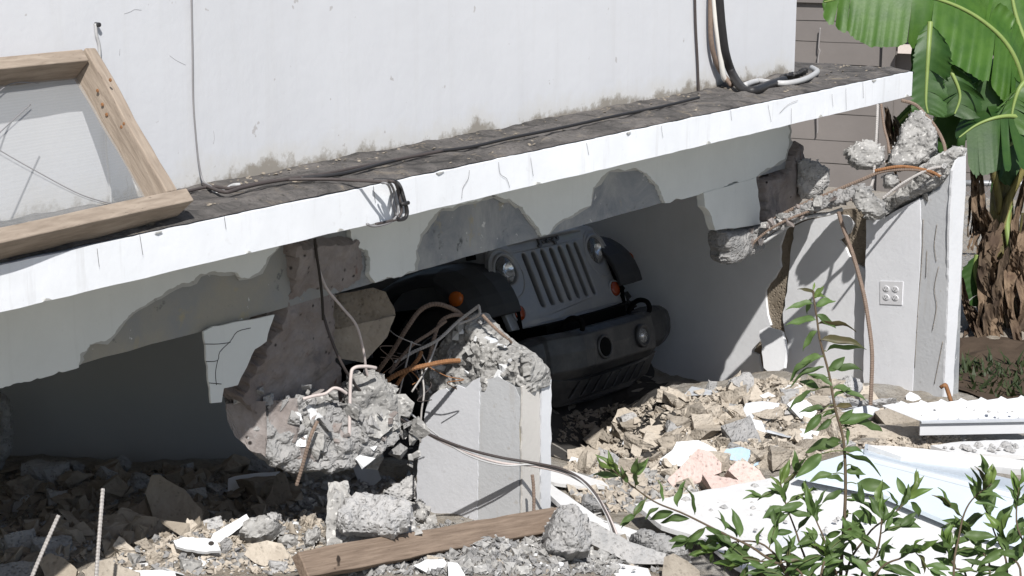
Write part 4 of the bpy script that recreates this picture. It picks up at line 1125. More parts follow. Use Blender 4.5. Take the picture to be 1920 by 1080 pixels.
# ------------------------------------------------------------------ wooden frame with insect screen leaning on the wall
bl, br = onz(-230, 508, ZT+0.055), onz(322, 386, ZT+0.055)
tr = wp.off(0.055).on(168, 118); tl = wp.off(0.055).on(-160, 150)
fr = root("screen_frame", (bl+br)/2, "weathered wooden frame with torn insect screen leaning on the upper wall", "screen frame")
fa = (br-bl).normalized(); fu = (tr-br).normalized(); fn = fa.cross(fu).normalized()
fn = fn if fn.dot(N) > 0 else -fn
def bar(p0, p1, w, t, sd):
    return sawn("frame_bar", p0, p1, fn, w, t, MAT["frame_wood"], fr, 0.0035, sd)
bar(bl - fa*0.1, br + fa*0.035, 0.105, 0.045, 1)
bar(br + fu*0.022 - fa*0.02, tr + fu*0.02 - fa*0.02, 0.095, 0.042, 2)
bar(tl - fa*0.1, tr - fa*0.045, 0.095, 0.042, 3)
sc = Plane(br - fn*0.040, fn)
V, F = [], []
gx, gy = 30, 24
q = [bl - fn*0.036, br - fn*0.036 - fa*0.04, tr - fn*0.036 - fa*0.04, tl - fn*0.036]
for j in range(gy+1):
    for i in range(gx+1):
        a, b = i/gx, j/gy
        p = q[0].lerp(q[1], a).lerp(q[3].lerp(q[2], a), b)
        V.append(p + fn*(0.010*noise.noise(p*4)*sin(pi*a)*sin(pi*b)))
for j in range(gy):
    for i in range(gx):
        k = j*(gx+1)+i; F.append((k, k+1, k+gx+2, k+gx+1))
mk("insect_screen", V, F, MAT["screen"], fr, True)
sp2 = sc.off(0.012)
for pts in ([(-40,215),(0,170),(30,155),(72,156)], [(-30,275),(0,248),(28,222),(57,196)], [(-40,255),(0,282),(70,322),(150,364),(210,382),(240,386)]):
    tube("loose_wire", [sp2.on(*p) for p in pts], 0.0018, MAT["mid_cable"], fr, sides=6)
for x, y in ((183,170),(192,196),(200,215),(228,238),(233,232),(207,150),(246,285),(288,333)):
    Vn, Fn = lathe_vf([(0.006,0),(0.005,0.002),(0,0.003)], (0,0,0), (0,0,1), 8)
    # nail heads on the inner face of the leaning bar
    pz = Plane(br + fu*0.3 - fa*0.042, -fa)
    c = pz.on(x, y)
    mt = (-fa).to_track_quat('Z', 'Y').to_matrix()
    mk("nail_head", [c + mt @ Vector(v) for v in Vn], Fn, MAT["rust"], fr)

# ------------------------------------------------------------------ cables on and over the eave
def wallp(pts, k=0.012): return [wp.off(k).on(*p) for p in pts]
def slabp(pts, h=0.03): return [onz(x, y, ZT+h) for x, y in pts]
def cable(pts, r, mat, label, name="cable", n=6, cat="cable"):
    o = tube(name, pts, r, mat, None, n=n, sides=8)
    return tag(o, label, cat)
cable(wallp([(358,-60),(359,0),(361,100),(362,180),(366,240),(372,300)])+slabp([(380,338),(390,346),(396,350)],0.03), 0.0032, MAT["mid_cable"], "thin grey cable running straight down the white upper wall right of the frame")
cable(wallp([(198,240),(200,290),(206,345),(208,380)]), 0.004, MAT["grey_cable"], "short pale cable hanging on the wall behind the insect screen")
cable(slabp([(330,366),(355,358),(395,350),(430,353),(470,346),(520,338),(600,336),(660,338),(700,340),(728,341)], 0.028), 0.0055, MAT["dark_wire"], "dark wire lying along the slab from the frame to the draped cable loop")
cable(slabp([(380,346),(420,360),(455,352),(500,342),(560,333),(610,326),(680,312),(760,296),(830,283)], 0.03), 0.006, MAT["dark_wire"], "dark wire along the wall foot from the tangle towards mid slab")
cable(slabp([(560,334),(640,326),(720,306),(800,287),(880,276),(960,258),(1050,240),(1150,218),(1240,200),(1310,183)], 0.028), 0.0065, MAT["black_cable"], "long black cable following the wall base along most of the slab")
cable(slabp([(395,352),(405,362),(420,357),(435,348)], 0.014)+slabp([(450,346)], 0.014), 0.006, MAT["grey_cable"], "short pale wire end in the tangle below the thin wall cable")
fo_ = Plane(hs(0, -0.014, 0), N)
def over(pts_top, pts_face): return slabp(pts_top, 0.024) + [fo_.on(*p) for p in pts_face]
lo = root("cable_loop", over([(735,341)], [])[0], "black and grey cable loops draped over the white eave edge", "cable")
tube("black_strand", over([(700,338),(724,338),(740,340)], [(750,350),(757,372),(763,395),(760,408),(748,412),(742,406)]), 0.007, MAT["black_cable"], lo)
tube("grey_strand", over([(712,340),(728,341)], [(738,356),(742,378),(746,398),(738,412),(722,420),(700,424),(688,420)]), 0.0045, MAT["mid_cable"], lo)
tube("grey_strand", over([(716,343),(726,345)], [(733,360),(737,385),(742,402),(752,410)]), 0.004, MAT["mid_cable"], lo)
tube("dark_strand", over([(720,339),(738,341)], [(745,352),(750,375),(753,396),(744,410),(726,416),(705,420)]), 0.005, MAT["dark_wire"], lo)
tube("tie", [fo_.off(0.006).on(*p) for p in [(752,383),(766,380)]], 0.007, MAT["black_cable"], lo, n=1)
cable(wallp([(1302,-60),(1304,40),(1308,120),(1310,180)]), 0.006, MAT["dark_wire"], "thin dark cable down the wall, leftmost beside the thick black conduit")
cable(wallp([(1334,-60),(1332,20),(1334,80),(1344,120),(1356,140)], 0.03)+slabp([(1372,160)], 0.03), 0.012, MAT["brown_steel"], "brown cable bowing left of the white pipe on the upper wall")
cable(wallp([(1337,-60),(1341,30),(1348,90),(1356,140),(1360,150)], 0.05), 0.013, MAT["white_pipe"], "straight white plastic pipe between the brown cable and the black conduit", "pipe", 3, "pipe")
cable(wallp([(1344,-60),(1350,20),(1354,60),(1360,100),(1372,136)], 0.07)+slabp([(1392,166),(1412,170),(1440,160),(1470,150)], 0.03), 0.021, MAT["black_cable"], "thick black conduit curving from the upper wall onto the slab", "conduit", 8, "conduit")
cable(slabp([(1396,160),(1420,152),(1445,155),(1475,156),(1505,150),(1526,140),(1532,133),(1522,127)], 0.03), 0.014, MAT["grey_cable"], "grey hose curling beyond the black conduit at the wall corner", "hose", 8, "hose")
o = lump("torn_insulation", [(1452,150),(1462,140),(1490,134),(1508,126),(1520,134),(1506,144),(1480,152),(1460,156)], Plane(onz(1485,146,ZT+0.03), (0.3,-0.8,0.5)), 0.07, MAT["black_cable"], None, amp=0.012, freq=30, rnd=0.03, seed=70, res=0.008)
tag(o, "torn black cable insulation bunched by the wall corner on the slab", "insulation")
# the loose cables that swing from the hanging pier across the near pier to the ground
cab = [(606,590,6.46),(618,628,6.46),(640,680,6.5),(665,720,6.6),(700,755,6.7),(750,785,6.8),(800,812,6.9),(870,840,6.98),(940,858,7.04),(1000,868,7.06),(1060,882,7.0),(1105,912,6.96),(1135,960,6.92),(1155,1010,6.9),(1162,1052,6.9),(1163,1075,6.88)]
cable(px(cab), 0.0055, MAT["dark_wire"], "dark loose cable sagging from the hanging pier past the near broken pier")
cable(px([(598,505,6.40),(612,540,6.42),(640,575,6.48),(668,610,6.55),(682,660,6.6),(690,705,6.66),(720,752,6.76),(780,800,6.88),(850,838,6.97),(930,866,7.05),(1000,874,7.07),(1070,892,7.0),(1115,925,6.95),(1145,975,6.92),(1160,1015,6.9),(1166,1050,6.9),(1168,1078,6.88)]), 0.005, MAT["pale_wire"], "pale loose cable running beside the dark one across the near broken pier")
cable(px([(690,700,6.68),(735,745,6.78),(800,800,6.9),(870,850,6.99),(940,872,7.05),(1010,872,7.06),(1080,895,6.98),(1125,945,6.93),(1148,1000,6.9),(1155,1048,6.9),(1156,1070,6.88)]), 0.0035, MAT["grey_cable"], "thinnest grey wire of the three sagging over the near broken pier")
cable(px([(655,820,6.5),(656,760,6.5),(658,705,6.5),(664,690,6.51),(685,687,6.54),(705,690,6.58)]), 0.0065, MAT["pale_wire"], "pale hooked rod standing in the broken pier base", "bent_rod", 6, "rod")
cable(px([(568,748,6.36),(590,742,6.38),(610,738,6.4),(625,728,6.41),(638,730,6.42),(650,738,6.44)]), 0.006, MAT["pale_wire"], "short pale wavy wire across the top of the hanging pier base", "bent_rod", 6, "rod")
rb = rebar("bent_rod", px([(556,910,6.4),(568,870,6.38),(582,820,6.36),(596,788,6.38)]), 0.006, MAT["brown_steel"]); tag(rb, "brown ribbed rod dangling under the hanging pier base", "rod")

# ------------------------------------------------------------------ plank and upright bars in front
pa, pb = at(562, 1062, march(562, 1082)[1]-0.14), at(1052, 974, 6.80)
side = Vector((0.15, 0.75, 0.45))
o = sawn("wooden_plank", pa, pb, side, 0.090, 0.045, MAT["plank_wood"], None, 0.004, 4)
tag(o, "brown weathered wooden plank lying across the rubble at the foot of the near pier", "plank")
o = rebar("steel_bar", px([(110,966,5.62),(88,1015,5.6),(62,1076,5.58),(8,1210,5.55)]), 0.0058, MAT["steel"]); tag(o, "leaning bare steel bar in the rubble, the left one of two", "steel bar")
o = rebar("steel_bar", px([(193,916,5.6),(188,980,5.58),(182,1060,5.56),(170,1230,5.55)]), 0.0058, MAT["steel"]); tag(o, "nearly upright ribbed steel bar in the rubble, the taller of two", "steel bar")
# ------------------------------------------------------------------ fallen panels on the right
aw = root("awning_panel", onz(1830, 790, 0.42), "fallen white ribbed metal awning lying before the outlet pier", "awning")
fz, bz_ = 0.50, 0.50
def awp(t, back): 
    f = onz(1728 + t*300, 789 - t*6, 0.46); b = onz(1655 + t*300, 760 - t*14, 0.52)
    return f.lerp(b, back)
nP = 8
for k in range(nP):
    t0, t1 = k/nP, (k+1)/nP
    ps = [awp(t0, 0), awp(t1-0.012, 0), awp(t1-0.012, 1), awp(t0, 1)]
    lift = Vector((0,0,0.018))
    a, b = ps[0].lerp(ps[1], 0.86), ps[3].lerp(ps[2], 0.86)
    V = [ps[0], a + lift*0.4, ps[1]+lift, ps[2]+lift, b + lift*0.4, ps[3]]
    V += [v - Vector((0,0,0.004)) for v in V]
    mk("panel", V, [(0,1,4,5),(1,2,3,4),(6,11,10,7),(7,10,9,8),(0,6,7,1),(1,7,8,2),(2,8,9,3),(3,9,10,4),(4,10,11,5),(5,11,6,0)], MAT["white_metal"], aw)
f0, f1_ = awp(-0.02, -0.04), awp(1.02, -0.04)
out = (f1_-f0).normalized().cross(Vector((0,0,1)))
V, F = beam_vf(f0+Vector((0,0,-0.034)), f1_+Vector((0,0,-0.034)), Vector((0,0,1)), 0.060, 0.014)
mk("front_rail", V, F, MAT["white_metal"], aw)
V, F = beam_vf(f0+Vector((0,0,0.001))+out*0.010, f1_+Vector((0,0,0.001))+out*0.010, Vector((0,0,1)), 0.008, 0.03)
mk("rail_lip", V, F, MAT["grey_tile"], aw)
def board(name, poly, z, t, mat, label, tilt=(0,0,1), cat="board", seed=1, jit=0.8):
    cx = sum(p[0] for p in poly)/len(poly); cy = sum(p[1] for p in poly)/len(poly)
    o = plate(name, poly, Plane(onz(cx, cy, z), Vector(tilt)), t, mat, None, jit=jit, step=16, seed=seed)
    return tag(o, label, cat)
board("white_board", [(1190,945),(1290,925),(1400,905),(1530,880),(1660,910),(1800,960),(1960,1010),(1960,1110),(1500,1110),(1380,1060),(1320,1010),(1240,985)], 0.40, 0.02, MAT["white_board"], "large white flat board lying under the leafy shrubs", (0.02,-0.05,1))
door = root("fallen_door", onz(1780,905,0.44), "pale blue fallen door with a metal edge lying on the white boards", "door panel")
dp = Plane(onz(1760,900,0.455), Vector((0.04,-0.06,1)))
plate("leaf_panel", [(1617,842),(1640,848),(1780,880),(1960,925),(1960,1030),(1830,1000),(1640,920),(1490,890),(1530,868)], dp, 0.018, MAT["blue_board"], door)
plate("edge_strip", [(1622,832),(1632,834),(1790,872),(1960,914),(1960,932),(1780,888),(1620,848)], dp.off(0.012), 0.02, plain("panel_edge_metal", (0.50,0.55,0.60), 0.4, 0.5, 0.3), door)
plate("groove", [(1622,853),(1760,887),(1960,937),(1960,939.5),(1760,889.5),(1622,855)], dp.off(0.0012), 0.001, MAT["grey_tile"], door)
plate("groove", [(1640,868),(1760,898),(1960,950),(1960,951.5),(1760,899.5),(1640,869.3)], dp.off(0.0012), 0.001, MAT["grey_tile"], door)
board("white_trim", [(1628,834),(1700,838),(1800,850),(1960,868),(1960,884),(1800,868),(1690,856)], 0.50, 0.03, MAT["white_board"], "long white trim board along the far edge of the blue panel", (0.0,-0.2,1))
board("white_board", [(1745,835),(1800,828),(1960,822),(1960,855),(1860,852),(1790,850)], 0.40, 0.02, MAT["white_board"], "white board strewn with pebbles below the ribbed awning", (0,-0.02,1))
board("white_board", [(1018,872),(1060,880),(1130,902),(1142,912),(1090,912),(1040,905),(1020,898)], 0.38, 0.015, MAT["white_board"], "narrow white board right of the near pier", (0.05,-0.1,1))
board("white_board", [(920,1090),(960,1070),(1040,1052),(1110,1046),(1160,1056),(1215,1066),(1230,1100)], 0.40, 0.03, MAT["white_board"], "white board with grit at the bottom edge below the plank end", (0.0,-0.15,1))
board("white_board", [(1030,905),(1080,940),(1130,975),(1210,1000),(1200,1012),(1120,988),(1060,955),(1028,925)], 0.38, 0.02, MAT["white_board"], "white strip of board slanting between the near pier and the shrubs", (0.1,-0.1,1))
tube("old_pipe", px([(885,1035,6.85),(920,1056,6.75),(960,1080,6.65)]), 0.012, MAT["grey_tile"])["label"] = "grey pipe end poking from the rubble under the plank"
bpy.data.objects["old_pipe"]["category"] = "pipe"

# ------------------------------------------------------------------ rubble pieces with an outline of their own
def up(n): return n
R = "rubble"
def rest(poly, lift=0.0):
    """Depth at which an outline's lowest point stands on the rubble."""
    x, y = max(poly, key=lambda p: p[1])
    x = sum(p[0] for p in poly)/len(poly)
    return march(x, y, lift)[1] + 0.03
def piece(poly, d, nrm, t, mat, label, seed, name="rubble_block", cat="block", **kw):
    d = rest(poly, kw.pop("lift", 0.0)) + kw.pop("dd", 0.0); kw.setdefault("cuts", 3); kw.setdefault("amp", 0.005)
    return shard(name, poly, d, nrm, t, MAT[mat], label, None, cat, None, seed=seed, **kw)
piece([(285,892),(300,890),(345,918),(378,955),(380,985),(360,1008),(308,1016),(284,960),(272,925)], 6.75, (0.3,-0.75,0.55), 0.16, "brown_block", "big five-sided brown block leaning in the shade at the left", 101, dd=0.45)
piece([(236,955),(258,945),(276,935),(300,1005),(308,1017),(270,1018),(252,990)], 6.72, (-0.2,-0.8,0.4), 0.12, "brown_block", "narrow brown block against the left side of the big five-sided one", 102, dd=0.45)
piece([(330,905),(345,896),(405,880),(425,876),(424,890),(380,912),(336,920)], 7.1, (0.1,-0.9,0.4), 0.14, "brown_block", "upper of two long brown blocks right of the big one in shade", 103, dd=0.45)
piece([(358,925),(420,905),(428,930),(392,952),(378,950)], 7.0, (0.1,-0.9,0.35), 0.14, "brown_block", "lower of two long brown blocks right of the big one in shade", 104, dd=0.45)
piece([(428,898),(440,893),(480,887),(526,884),(500,905),(470,922),(434,931),(427,920)], 6.95, (0.1,-0.75,0.65), 0.02, "white_rubble", "flat white plaster sheet in the shade beneath the hanging pier base", 105, "plaster_sheet", "plaster", amp=0.002)
piece([(520,890),(535,886),(548,930),(530,948),(500,955),(496,945),(508,915)], 6.85, (0.1,-0.95,0.2), 0.07, "brown_block", "upright brown triangular block under the hanging pier base", 106)
piece([(532,884),(546,880),(545,890),(538,900),(532,895)], 6.8, (0,-1,0.2), 0.012, "white_rubble", "small white plaster chip above the brown triangular block", 107, "plaster_chip", "plaster", amp=0.001)
bw = piece([(320,1020),(348,1026),(408,1032),(412,1040),(400,1046),(352,1050),(324,1046)], 6.3, (0.1,-0.85,0.45), 0.13, "beige_rubble", "beige block with a white painted top that has a round hole", 108)
tpl = Plane(at(365,1020,rest([(365,1050)])-0.03), Vector((0.08,-0.45,0.85)))
plate("painted_face", [(325,1014),(345,1007),(395,1010),(408,1018),(414,1032),(380,1034),(350,1030),(330,1024)], tpl, 0.012, MAT["white_rubble"], bw, jit=1, step=8, seed=3)
mk("hole", *lathe_vf([(0.0,0.0012),(0.010,0.0012),(0.010,0.0)], tpl.on(396,1019), tpl.n, 12), MAT["gap_dark"], bw)
piece([(395,1010),(400,1000),(430,982),(462,964),(468,972),(450,990),(425,1008),(408,1021)], 6.45, (0.35,-0.7,0.6), 0.018, "white_rubble", "white plaster strip leaning up behind the beige block with the hole", 109, "plaster_sheet", "plaster", amp=0.002)
piece([(235,1070),(300,1068),(328,1072),(332,1090),(250,1092)], 6.1, (0,-0.4,0.9), 0.02, "white_rubble", "white plaster sheet at the bottom edge right of the upright steel bar", 110, "plaster_sheet", "plaster", amp=0.002)
piece([(158,1070),(178,1056),(205,1048),(218,1058),(240,1066),(262,1072),(262,1095),(160,1095)], 6.12, (0,-0.8,0.6), 0.12, "beige_rubble", "sunlit beige block at the foot of the upright steel bar", 111)
piece([(456,1040),(470,1020),(500,1015),(528,1020),(545,1040),(560,1048),(545,1062),(510,1066),(480,1055)], 6.3, (-0.1,-0.75,0.6), 0.12, "beige_rubble", "beige block with a hollow face left of the plank end", 112)
lumpset = []
def crag(poly, d, nrm, th, mat, label, seed, amp=0.016, rnd=0.05, name="concrete_chunk", cat="concrete chunk", res=0.009, lift=0.0):
    d = rest(poly, lift)
    cx = sum(p[0] for p in poly)/len(poly); cy = sum(p[1] for p in poly)/len(poly)
    o = lump(name, poly, Plane(at(cx, cy, d), nrm), th, MAT[mat], None, amp=amp, freq=24, rnd=rnd, seed=seed, res=res)
    return tag(o, label, cat)
crag([(445,1020),(452,985),(470,972),(500,965),(528,980),(535,1000),(515,1015),(480,1025)], 6.45, (0,-0.8,0.6), 0.16, "broken", "crumbly light grey chunk behind the beige block with the hollow face", 113)
crag([(565,1030),(570,1000),(590,980),(602,985),(604,1005),(590,1030)], 6.4, (0,-0.8,0.5), 0.10, "broken", "tall crumbly grey chunk left of the block crusted with grit", 114)
crag([(515,1010),(535,1000),(560,1005),(566,1022),(545,1030),(520,1025)], 6.42, (0,-0.8,0.6), 0.09, "broken", "small grey chunk between the two crumbly grey ones left of the plank", 115)
piece([(616,905),(648,902),(655,930),(700,945),(770,955),(788,1000),(700,1030),(612,1035),(612,1000)], 6.5, (0.05,-0.45,0.9), 0.10, "broken", "block crusted with grey grit and white plaster patches left of the near pier", 116, amp=0.014, freq=30)
piece([(612,1000),(660,1008),(680,1015),(676,1030),(640,1038),(608,1036)], 6.28, (0.1,-0.95,0.2), 0.10, "beige_rubble", "beige broken block face under the grit-crusted block", 117)
crag([(625,985),(640,940),(665,925),(720,930),(770,940),(785,975),(740,1005),(690,1000),(650,1000)], 6.5, (0,-0.55,0.85), 0.10, "grey_rubble", "spread of grey crushed concrete on the grit-crusted block left of the near pier", 118, 0.030, 0.04, lift=0.10)
piece([(616,985),(640,990),(668,1000),(690,1012),(660,1012),(618,1004)], 6.4, (0,-0.5,0.85), 0.02, "white_rubble", "white plaster patch on the near edge of the grit-crusted block", 160, "plaster_chip", "plaster", amp=0.002, lift=0.05)
piece([(690,985),(730,975),(760,985),(745,1000),(705,1004)], 6.4, (0,-0.5,0.85), 0.02, "white_rubble", "white plaster patch on the right of the grit-crusted block", 161, "plaster_chip", "plaster", amp=0.002, lift=0.06)
piece([(658,868),(700,856),(715,898),(690,920),(678,918)], 6.6, (-0.15,-0.95,0.25), 0.02, "grey_tile", "square grey painted shard standing up left of the near pier", 119, "wall_shard", "plaster", amp=0.001)
crag([(715,925),(740,905),(775,890),(790,905),(782,935),(755,950),(730,945)], 6.7, (0,-0.8,0.6), 0.12, "grey_rubble", "grey chunk touching the left foot of the near pier", 120)
crag([(765,950),(785,930),(800,945),(805,975),(785,985),(768,975)], 6.55, (0,-0.9,0.4), 0.10, "broken", "pale rough lump at the left foot of the near pier", 121)
piece([(62,1030),(110,995),(142,985),(146,1000),(118,1030),(85,1052)], 6.5, (0.2,-0.7,0.6), 0.025, "grey_tile", "grey slab shard tilted behind the two steel bars", 122, "wall_shard", "plaster", amp=0.002, dd=0.45)
piece([(-10,1060),(40,1052),(65,1056),(58,1090),(-10,1092)], 6.2, (0.1,-0.6,0.8), 0.06, "grey_rubble", "grey slab piece in the bottom left corner", 123)
piece([(70,1052),(95,1038),(120,1048),(145,1068),(140,1092),(90,1092)], 6.15, (-0.1,-0.7,0.7), 0.07, "brown_block", "brown block between the two steel bars at the bottom edge", 124)
piece([(5,965),(40,945),(85,938),(115,950),(105,968),(60,980),(20,972)], 6.9, (0.1,-0.6,0.8), 0.08, "brown_block", "flat brown block far left in the shaded rubble", 125, dd=0.45)
piece([(78,925),(110,916),(128,925),(118,945),(95,942)], 7.0, (0.1,-0.8,0.6), 0.06, "grey_rubble", "small grey piece on the shaded heap above the flat brown block", 126, dd=0.45)
piece([(1252,900),(1285,865),(1310,842),(1330,845),(1352,868),(1352,885),(1310,905),(1265,918)], 7.35, (-0.1,-0.8,0.6), 0.13, "pink_rubble", "largest of three pinkish concrete chunks, leaning at the left", 127, "pink_chunk", "concrete chunk", cuts=3, amp=0.008)
piece([(1318,890),(1345,892),(1370,896),(1392,905),(1378,930),(1358,936),(1335,918)], 7.1, (0.1,-0.85,0.5), 0.10, "pink_rubble", "triangular pinkish chunk lowest of the three", 128, "pink_chunk", "concrete chunk", cuts=3, amp=0.007)
piece([(1366,882),(1380,866),(1400,866),(1425,885),(1440,905),(1415,912),(1390,905)], 7.3, (0.2,-0.8,0.55), 0.11, "pink_rubble", "pinkish chunk at the right end of the three, on the white board", 129, "pink_chunk", "concrete chunk", cuts=3, amp=0.007)
piece([(1350,858),(1362,842),(1390,838),(1434,852),(1432,866),(1415,874),(1380,864)], 7.6, (0.0,-0.6,0.8), 0.03, "blue_tile", "pale blue painted shard behind the pinkish chunks", 130, "blue_shard", "plaster", amp=0.002)
piece([(1238,862),(1262,842),(1268,828),(1310,826),(1342,842),(1350,868),(1310,880),(1262,872)], 7.6, (0.0,-0.5,0.85), 0.03, "white_rubble", "bent white plaster sheet behind the largest pinkish chunk", 131, "plaster_sheet", "plaster", amp=0.003)
piece([(1236,864),(1262,868),(1276,874),(1262,882),(1245,880)], 7.5, (0,-0.9,0.3), 0.05, "grey_tile", "grey broken edge of plaster left of the largest pinkish chunk", 132, "wall_shard", "plaster", amp=0.002)
piece([(1064,843),(1090,839),(1120,845),(1120,866),(1090,868),(1064,864)], 7.75, (-0.1,-0.9,0.4), 0.10, "beige_rubble", "brick-shaped beige block right of the near pier", 133)
piece([(1122,838),(1135,845),(1160,868),(1158,884),(1120,882),(1117,860)], 7.4, (-0.6,-0.7,0.4), 0.08, "grey_rubble", "dark-faced wedge of concrete beside the brick-shaped beige block", 134)
piece([(1142,806),(1152,796),(1166,796),(1170,803),(1158,816),(1146,812)], 8.2, (-0.2,-0.8,0.6), 0.06, "white_rubble", "small bright white lump in front of the car wheel", 135, "plaster_chip", "plaster", amp=0.003)
piece([(1088,800),(1098,795),(1122,798),(1120,815),(1092,815)], 8.2, (-0.2,-0.8,0.5), 0.07, "brown_block", "dark brown block half in the shade under the bumper", 136)
piece([(1148,790),(1158,768),(1172,764),(1192,775),(1200,797),(1180,802)], 8.35, (-0.1,-0.8,0.6), 0.08, "beige_rubble", "beige wedge block next to the car wheel, behind the white lump", 137)
piece([(1200,808),(1215,798),(1240,797),(1265,810),(1262,822),(1225,822)], 8.2, (0,-0.7,0.7), 0.08, "beige_rubble", "beige boulder in the heap midway between wheel and blue shard", 138)
piece([(1305,800),(1322,796),(1368,800),(1370,822),(1340,830),(1308,826)], 8.15, (0.05,-0.85,0.5), 0.10, "beige_rubble", "squared beige block at the middle of the heap above the white sheet", 139)
piece([(1362,790),(1368,756),(1390,760),(1388,786)], 8.35, (-0.5,-0.8,0.3), 0.05, "grey_rubble", "dark grey block end left of the striped grey plate", 140)
o = piece([(1388,784),(1398,756),(1430,752),(1462,756),(1456,778),(1430,796),(1400,796)], 8.3, (0.0,-0.7,0.7), 0.05, "grey_tile", "grey plate with a white painted stripe on the heap", 141, "striped_plate", "plaster", amp=0.002)
sp_ = Plane(at(1425,776,rest([(1398,796),(1430,796)])-0.012), Vector((0,-0.7,0.7)))
plate("stripe", [(1416,795),(1424,795),(1458,758),(1449,757)], sp_, 0.008, MAT["white_rubble"], o)
piece([(1424,742),(1440,735),(1462,747),(1476,752),(1466,760),(1440,752)], 8.5, (0,-0.7,0.7), 0.03, "white_rubble", "white chip at the crest of the heap left of the sapling", 142, "plaster_chip", "plaster", amp=0.002)
piece([(1476,758),(1490,748),(1516,750),(1532,772),(1520,790),(1500,784)], 8.3, (0.1,-0.6,0.8), 0.03, "white_rubble", "white plaster plate on the heap beside the sapling stem", 143, "plaster_sheet", "plaster", amp=0.002)
crag([(1560,745),(1570,715),(1590,702),(1612,710),(1622,730),(1612,748),(1585,752)], 8.75, (0,-0.85,0.5), 0.14, "grey_rubble", "grey boulder heaped against the side wall by the outlet pier", 144)
crag([(1530,760),(1548,742),(1575,745),(1600,750),(1640,752),(1680,745),(1690,758),(1640,770),(1580,775)], 8.55, (0,-0.7,0.7), 0.14, "grey_rubble", "low spread of grey concrete lumps at the foot of the outlet pier", 145, 0.02)
piece([(1540,786),(1570,772),(1630,760),(1650,766),(1640,778),(1590,792),(1550,796)], 8.2, (0,-0.7,0.7), 0.06, "grey_tile", "long grey slab shard across the sapling stem before the outlet pier", 146, "wall_shard", "plaster", amp=0.003)
piece([(1590,806),(1620,798),(1680,798),(1732,800),(1738,814),(1720,826),(1660,832),(1600,826)], 8.0, (0,-0.85,0.5), 0.10, "beige_rubble", "long beige beam fragment left of the ribbed awning", 147, cuts=3)
piece([(1640,772),(1665,765),(1700,770),(1720,782),(1716,797),(1660,796)], 8.2, (0.1,-0.8,0.5), 0.10, "beige_rubble", "beige broken corner stone on top of the long beige fragment", 148)
piece([(1698,742),(1706,735),(1722,742),(1732,752),(1712,756),(1700,752)], 8.55, (0,-0.7,0.6), 0.05, "white_rubble", "small white lump at the foot of the outlet pier by the awning", 149, "plaster_chip", "plaster", amp=0.003)
crag([(1012,1045),(1020,985),(1040,950),(1075,945),(1105,975),(1112,1020),(1105,1050),(1060,1055)], 6.3, (0.1,-0.8,0.5), 0.22, "grey_rubble", "large crumbly grey lump at the plank's right end", 150, 0.034, 0.03)
piece([(1092,975),(1120,980),(1180,1015),(1250,1038),(1245,1058),(1180,1056),(1110,1020)], 6.35, (0.1,-0.8,0.6), 0.08, "grey_rubble", "long dark concrete slab piece right of the crumbly grey lump", 151)
crag([(1170,1010),(1200,990),(1245,1000),(1290,1030),(1300,1060),(1250,1050),(1200,1035)], 6.4, (0,-0.7,0.7), 0.14, "grey_rubble", "heap of fused grey gravelly concrete behind the beige corner rock", 152, 0.02, 0.06)
piece([(1240,1095),(1246,1045),(1262,1038),(1290,1052),(1312,1072),(1312,1098)], 6.05, (-0.1,-0.85,0.4), 0.12, "beige_rubble", "yellowish beige rock at the bottom edge below the shrubs", 153)
crag([(1085,965),(1088,935),(1098,922),(1118,932),(1140,945),(1150,960),(1120,970)], 6.7, (-0.2,-0.8,0.5), 0.14, "grey_rubble", "grey speckled chunk on the narrow white board right of the near pier", 154)
piece([(775,1060),(800,1050),(832,1048),(842,1060),(800,1074)], 6.05, (0,-0.5,0.85), 0.02, "white_rubble", "white flat shard under the plank's middle", 155, "plaster_chip", "plaster", amp=0.002)
piece([(840,1054),(858,1056),(872,1078),(868,1095),(842,1095)], 5.98, (-0.2,-0.8,0.5), 0.03, "white_rubble", "upright white shard in front of the plank's middle", 156, "plaster_chip", "plaster", amp=0.002)
piece([(816,1040),(835,1032),(858,1036),(856,1050),(830,1052)], 6.1, (0,-0.7,0.6), 0.06, "beige_rubble", "yellowish stone just below the plank's middle", 157)
piece([(1440,1005),(1480,990),(1530,1000),(1545,1030),(1500,1048),(1450,1040)], 6.5, (0,-0.4,0.9), 0.03, "grey_tile", "grey-blue flat shard under the right hand shrubs", 158, "wall_shard", "plaster", amp=0.004)
crag([(-15,735),(8,732),(24,760),(30,810),(22,850),(0,885),(-20,880)], 7.4, (0.3,-0.95,0), 0.22, "grey_rubble", "dark rounded broken concrete at the far left edge in shade", 159, 0.016, 0.07)

# ------------------------------------------------------------------ loose rubble
def ground_at(x, y):
    return march(x, y)[0]
def hull_mesh(name, dims, seed, npts=13, flat=False):
    rnd = random.Random(seed); bm = bmesh.new()
    for k in range(npts):
        c = [rnd.choice((-1,1))*rnd.uniform(0.62,1.0) for _ in range(3)]
        if rnd.random() < 0.4: c[rnd.randrange(2)] *= rnd.uniform(0.0,0.5)
        bm.verts.new((c[0]*dims[0]/2, c[1]*dims[1]/2, c[2]*dims[2]/2*(1 if not flat else 1)))
    r = bmesh.ops.convex_hull(bm, input=bm.verts[:])
    bmesh.ops.delete(bm, geom=[g for g in r["geom_interior"] if isinstance(g, bmesh.types.BMVert)], context='VERTS')
    for v in [v for v in bm.verts if not v.link_faces]: bm.verts.remove(v)
    bmesh.ops.recalc_face_normals(bm, faces=bm.faces)
    return bm
def rough_variant(name, dims, seed, mat, flat=False, amp=0.05):
    bm = hull_mesh(name, dims, seed, 13, flat)
    rough_bm(bm, 2, amp, 3.0, seed)
    me = bpy.data.meshes.new(name); bm.to_mesh(me); bm.free(); me.materials.append(mat); return me
KIND = {}
